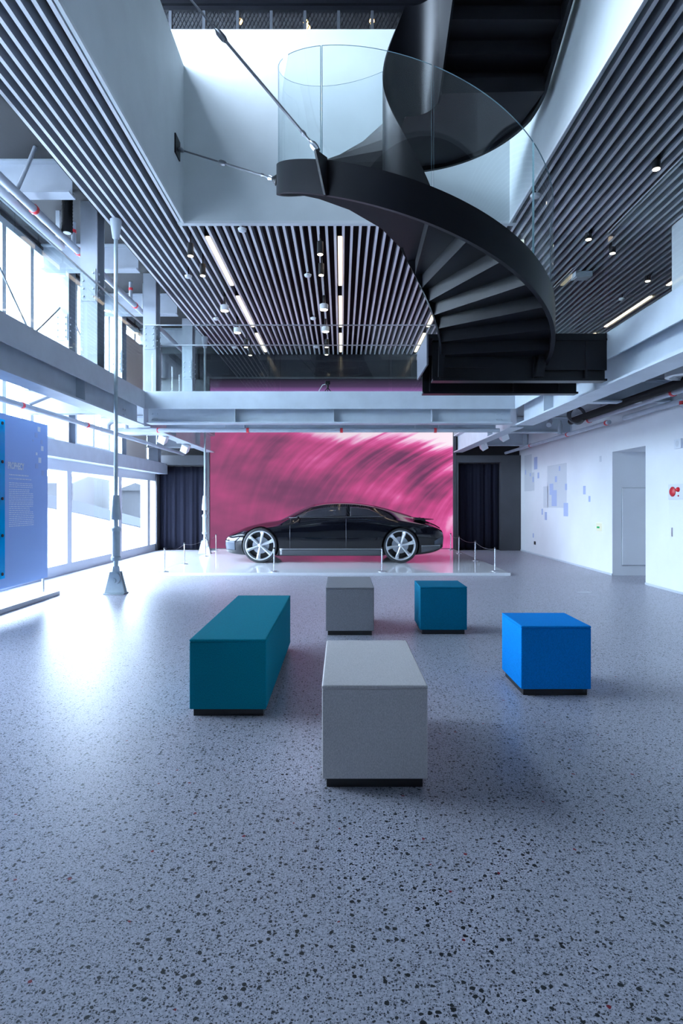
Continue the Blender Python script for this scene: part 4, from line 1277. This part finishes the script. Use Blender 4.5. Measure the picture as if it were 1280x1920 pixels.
patch('rear_bumper', 'sill', lin(1.76, 2.2, 10), lambda x: station(x)[0] + .05, lambda x: .37, 4, .005)
patch('bumper_strip', 'satin', lin(1.76, 2.2, 10), lambda x: .37, lambda x: .385, 1, .007)
patch('tail_lamp', 'lens', lin(2.05, 2.265, 8), lambda x: .40, lambda x: .48 + (x - 2.05) * .55, 4, .006, label='clear tail lamp')
patch('head_lamp', 'lens', lin(-2.61, -2.36, 12), lambda x: .27, lambda x: min(.48, station(x)[5] - .01), 6, .006, label='clear acrylic nose panel')
def toppatch(name, m, xs, half, off=.004, label=None):
    vs = []
    nn = 14
    for x in xs:
        s_ = section(x)
        wr = station(x)[6] * half
        for j in range(nn + 1):
            y = -wr + 2 * wr * j / nn
            z = None
            for a, b in zip(s_[-1:24:-1], s_[-2:23:-1]):
                if a[0] <= abs(y) <= b[0]:
                    f = (abs(y) - a[0]) / max(b[0] - a[0], 1e-6); z = a[1] + (b[1] - a[1]) * f; break
            if z is None: z = s_[-1][1] - .05
            vs.append(W(x, y, z + off))
    n = nn + 1
    fs = [(i * n + j, i * n + j + 1, (i + 1) * n + j + 1, (i + 1) * n + j) for i in range(len(xs) - 1) for j in range(nn)]
    o = obj(name, MB().add(vs, fs, 0, True), M_[m], car)
    if label: o['label'] = label
toppatch('windshield', 'carglass', lin(-1.36, -.62, 14), .9, label='raked dark windshield')
toppatch('rear_window', 'carglass', lin(.75, 1.6, 14), .85, label='long dark rear window')
sp = MB().prism([(1.66, .93), (2.09, .942), (2.09, .955), (1.85, .972), (1.66, .995)], 'y', CYY - .5, CYY + .5)
sp.v = [(v[0] + CX, v[1], v[2] + CZ0) for v in sp.v]
sp.prism([(1.76, .90 + CZ0), (1.96, .86 + CZ0), (1.9, .975 + CZ0), (1.78, .975 + CZ0)], 'y', CYY - .35, CYY - .32).prism([(1.76, .90 + CZ0), (1.96, .86 + CZ0), (1.9, .975 + CZ0), (1.78, .975 + CZ0)], 'y', CYY + .32, CYY + .35)
obj('spoiler', sp, M_['paint'], car)
for sg in (-1, 1):
    y = sg * (yside(-.93, .97))
    obj('mirror_camera', MB().tube([W(-.93, y, .985), W(-.95, y + sg * .08, 1.0), W(-.95, y + sg * .13, 1.0)], [.015, .018, .022], 8), M_['paint'], car)

def wheel(wx, wr, sg):
    yf = sg * .935
    t = obj('wheel', MB().lathe([(wr * .80, yf - sg * .24), (wr * .93, yf - sg * .245), (wr, yf - sg * .21), (wr, yf - sg * .04), (wr * .94, yf - sg * .005), (wr * .845, yf)],
                                W(wx, 0, wr), 'y', 48, closed=True), M_['rubber'], car)
    D = lambda d: yf - sg * d
    obj('rim', MB().lathe([(wr * .845, D(.002)), (wr * .80, D(.0)), (wr * .765, D(.03)), (wr * .76, D(.2)), (wr * .845, D(.2))], W(wx, 0, wr), 'y', 48, closed=True), M_['alloy'], t)
    obj('barrel', MB().lathe([(wr * .77, D(.20)), (wr * .77, D(.19))], W(wx, 0, wr), 'y', 32), M_['plinth'], t)
    obj('brake_disc', MB().lathe([(wr * .48, D(.15)), (wr * .48, D(.125))], W(wx, 0, wr), 'y', 32), M_['satin'], t)
    a0 = .42 if wx < 0 else .28
    for k in range(6):
        a = a0 + k * PI / 3
        def pt(r, w_, d):
            return W(wx + r * math.cos(a) - w_ * math.sin(a), D(d), wr + r * math.sin(a) + w_ * math.cos(a))
        ra, rb, rc = wr * .10, wr * .62, wr * .78
        # twisted wedge blade: one edge proud, the other falling back
        F_ = [pt(ra, -.020, .025), pt(rb, -.048, .012), pt(rc, -.056, .008), pt(rc, .036, .035), pt(rb, .020, .055), pt(ra, .020, .045)]
        Bk = [pt(ra, -.020, .07), pt(rb, -.048, .07), pt(rc, -.056, .07), pt(rc, .036, .075), pt(rb, .020, .085), pt(ra, .020, .08)]
        R1 = [pt(ra, .0, .012), pt(rb, -.022, .004), pt(rc, -.03, .006)]
        vs = F_ + Bk + R1
        fs = [(0, 1, 13, 12), (1, 2, 14, 13), (12, 13, 4, 5), (13, 14, 3, 4), (6, 11, 10, 7), (7, 10, 9, 8), (0, 6, 7, 1), (1, 7, 8, 2), (2, 8, 9, 3, 14), (3, 9, 10, 4), (4, 10, 11, 5), (5, 11, 6, 0, 12)]
        obj('spoke', MB().add(vs, fs), M_['alloy'], t)
    obj('hub_cap', MB().lathe([(.05, D(.09)), (.05, D(.02)), (.03, D(.005)), (.004, D(.0))], W(wx, 0, wr), 'y', 16), M_['alloy'], t)
for wx, wr in WH:
    for sg in (-1, 1):
        wheel(wx, wr, sg)

# ------------------------------------------------------------------ portals that help sample the daylight through the openings
def portal_light(x, y0, y1, z0, z1):
    l = bpy.data.lights.new('daylight_portal', 'AREA'); l.shape = 'RECTANGLE'; l.size = z1 - z0; l.size_y = y1 - y0
    l.cycles.is_portal = True
    o = bpy.data.objects.new('daylight_portal', l); COL.objects.link(o)
    o.location = (x, (y0 + y1) / 2, (z0 + z1) / 2); o.rotation_euler = (0, -PI / 2, 0)
portal_light(XL - .2, YG, 17.1, 0, 2.2)
portal_light(XW - .2, YG, YB, 2.5, 5.95)
portal_light(XW - .2, YG, YB, UF, UC)
l = bpy.data.lights.new('daylight_portal', 'AREA'); l.shape = 'RECTANGLE'; l.size = 2.1; l.size_y = 5.0; l.cycles.is_portal = True
o = bpy.data.objects.new('daylight_portal', l); COL.objects.link(o); o.location = (-5.25, 6.0, UC + .3)
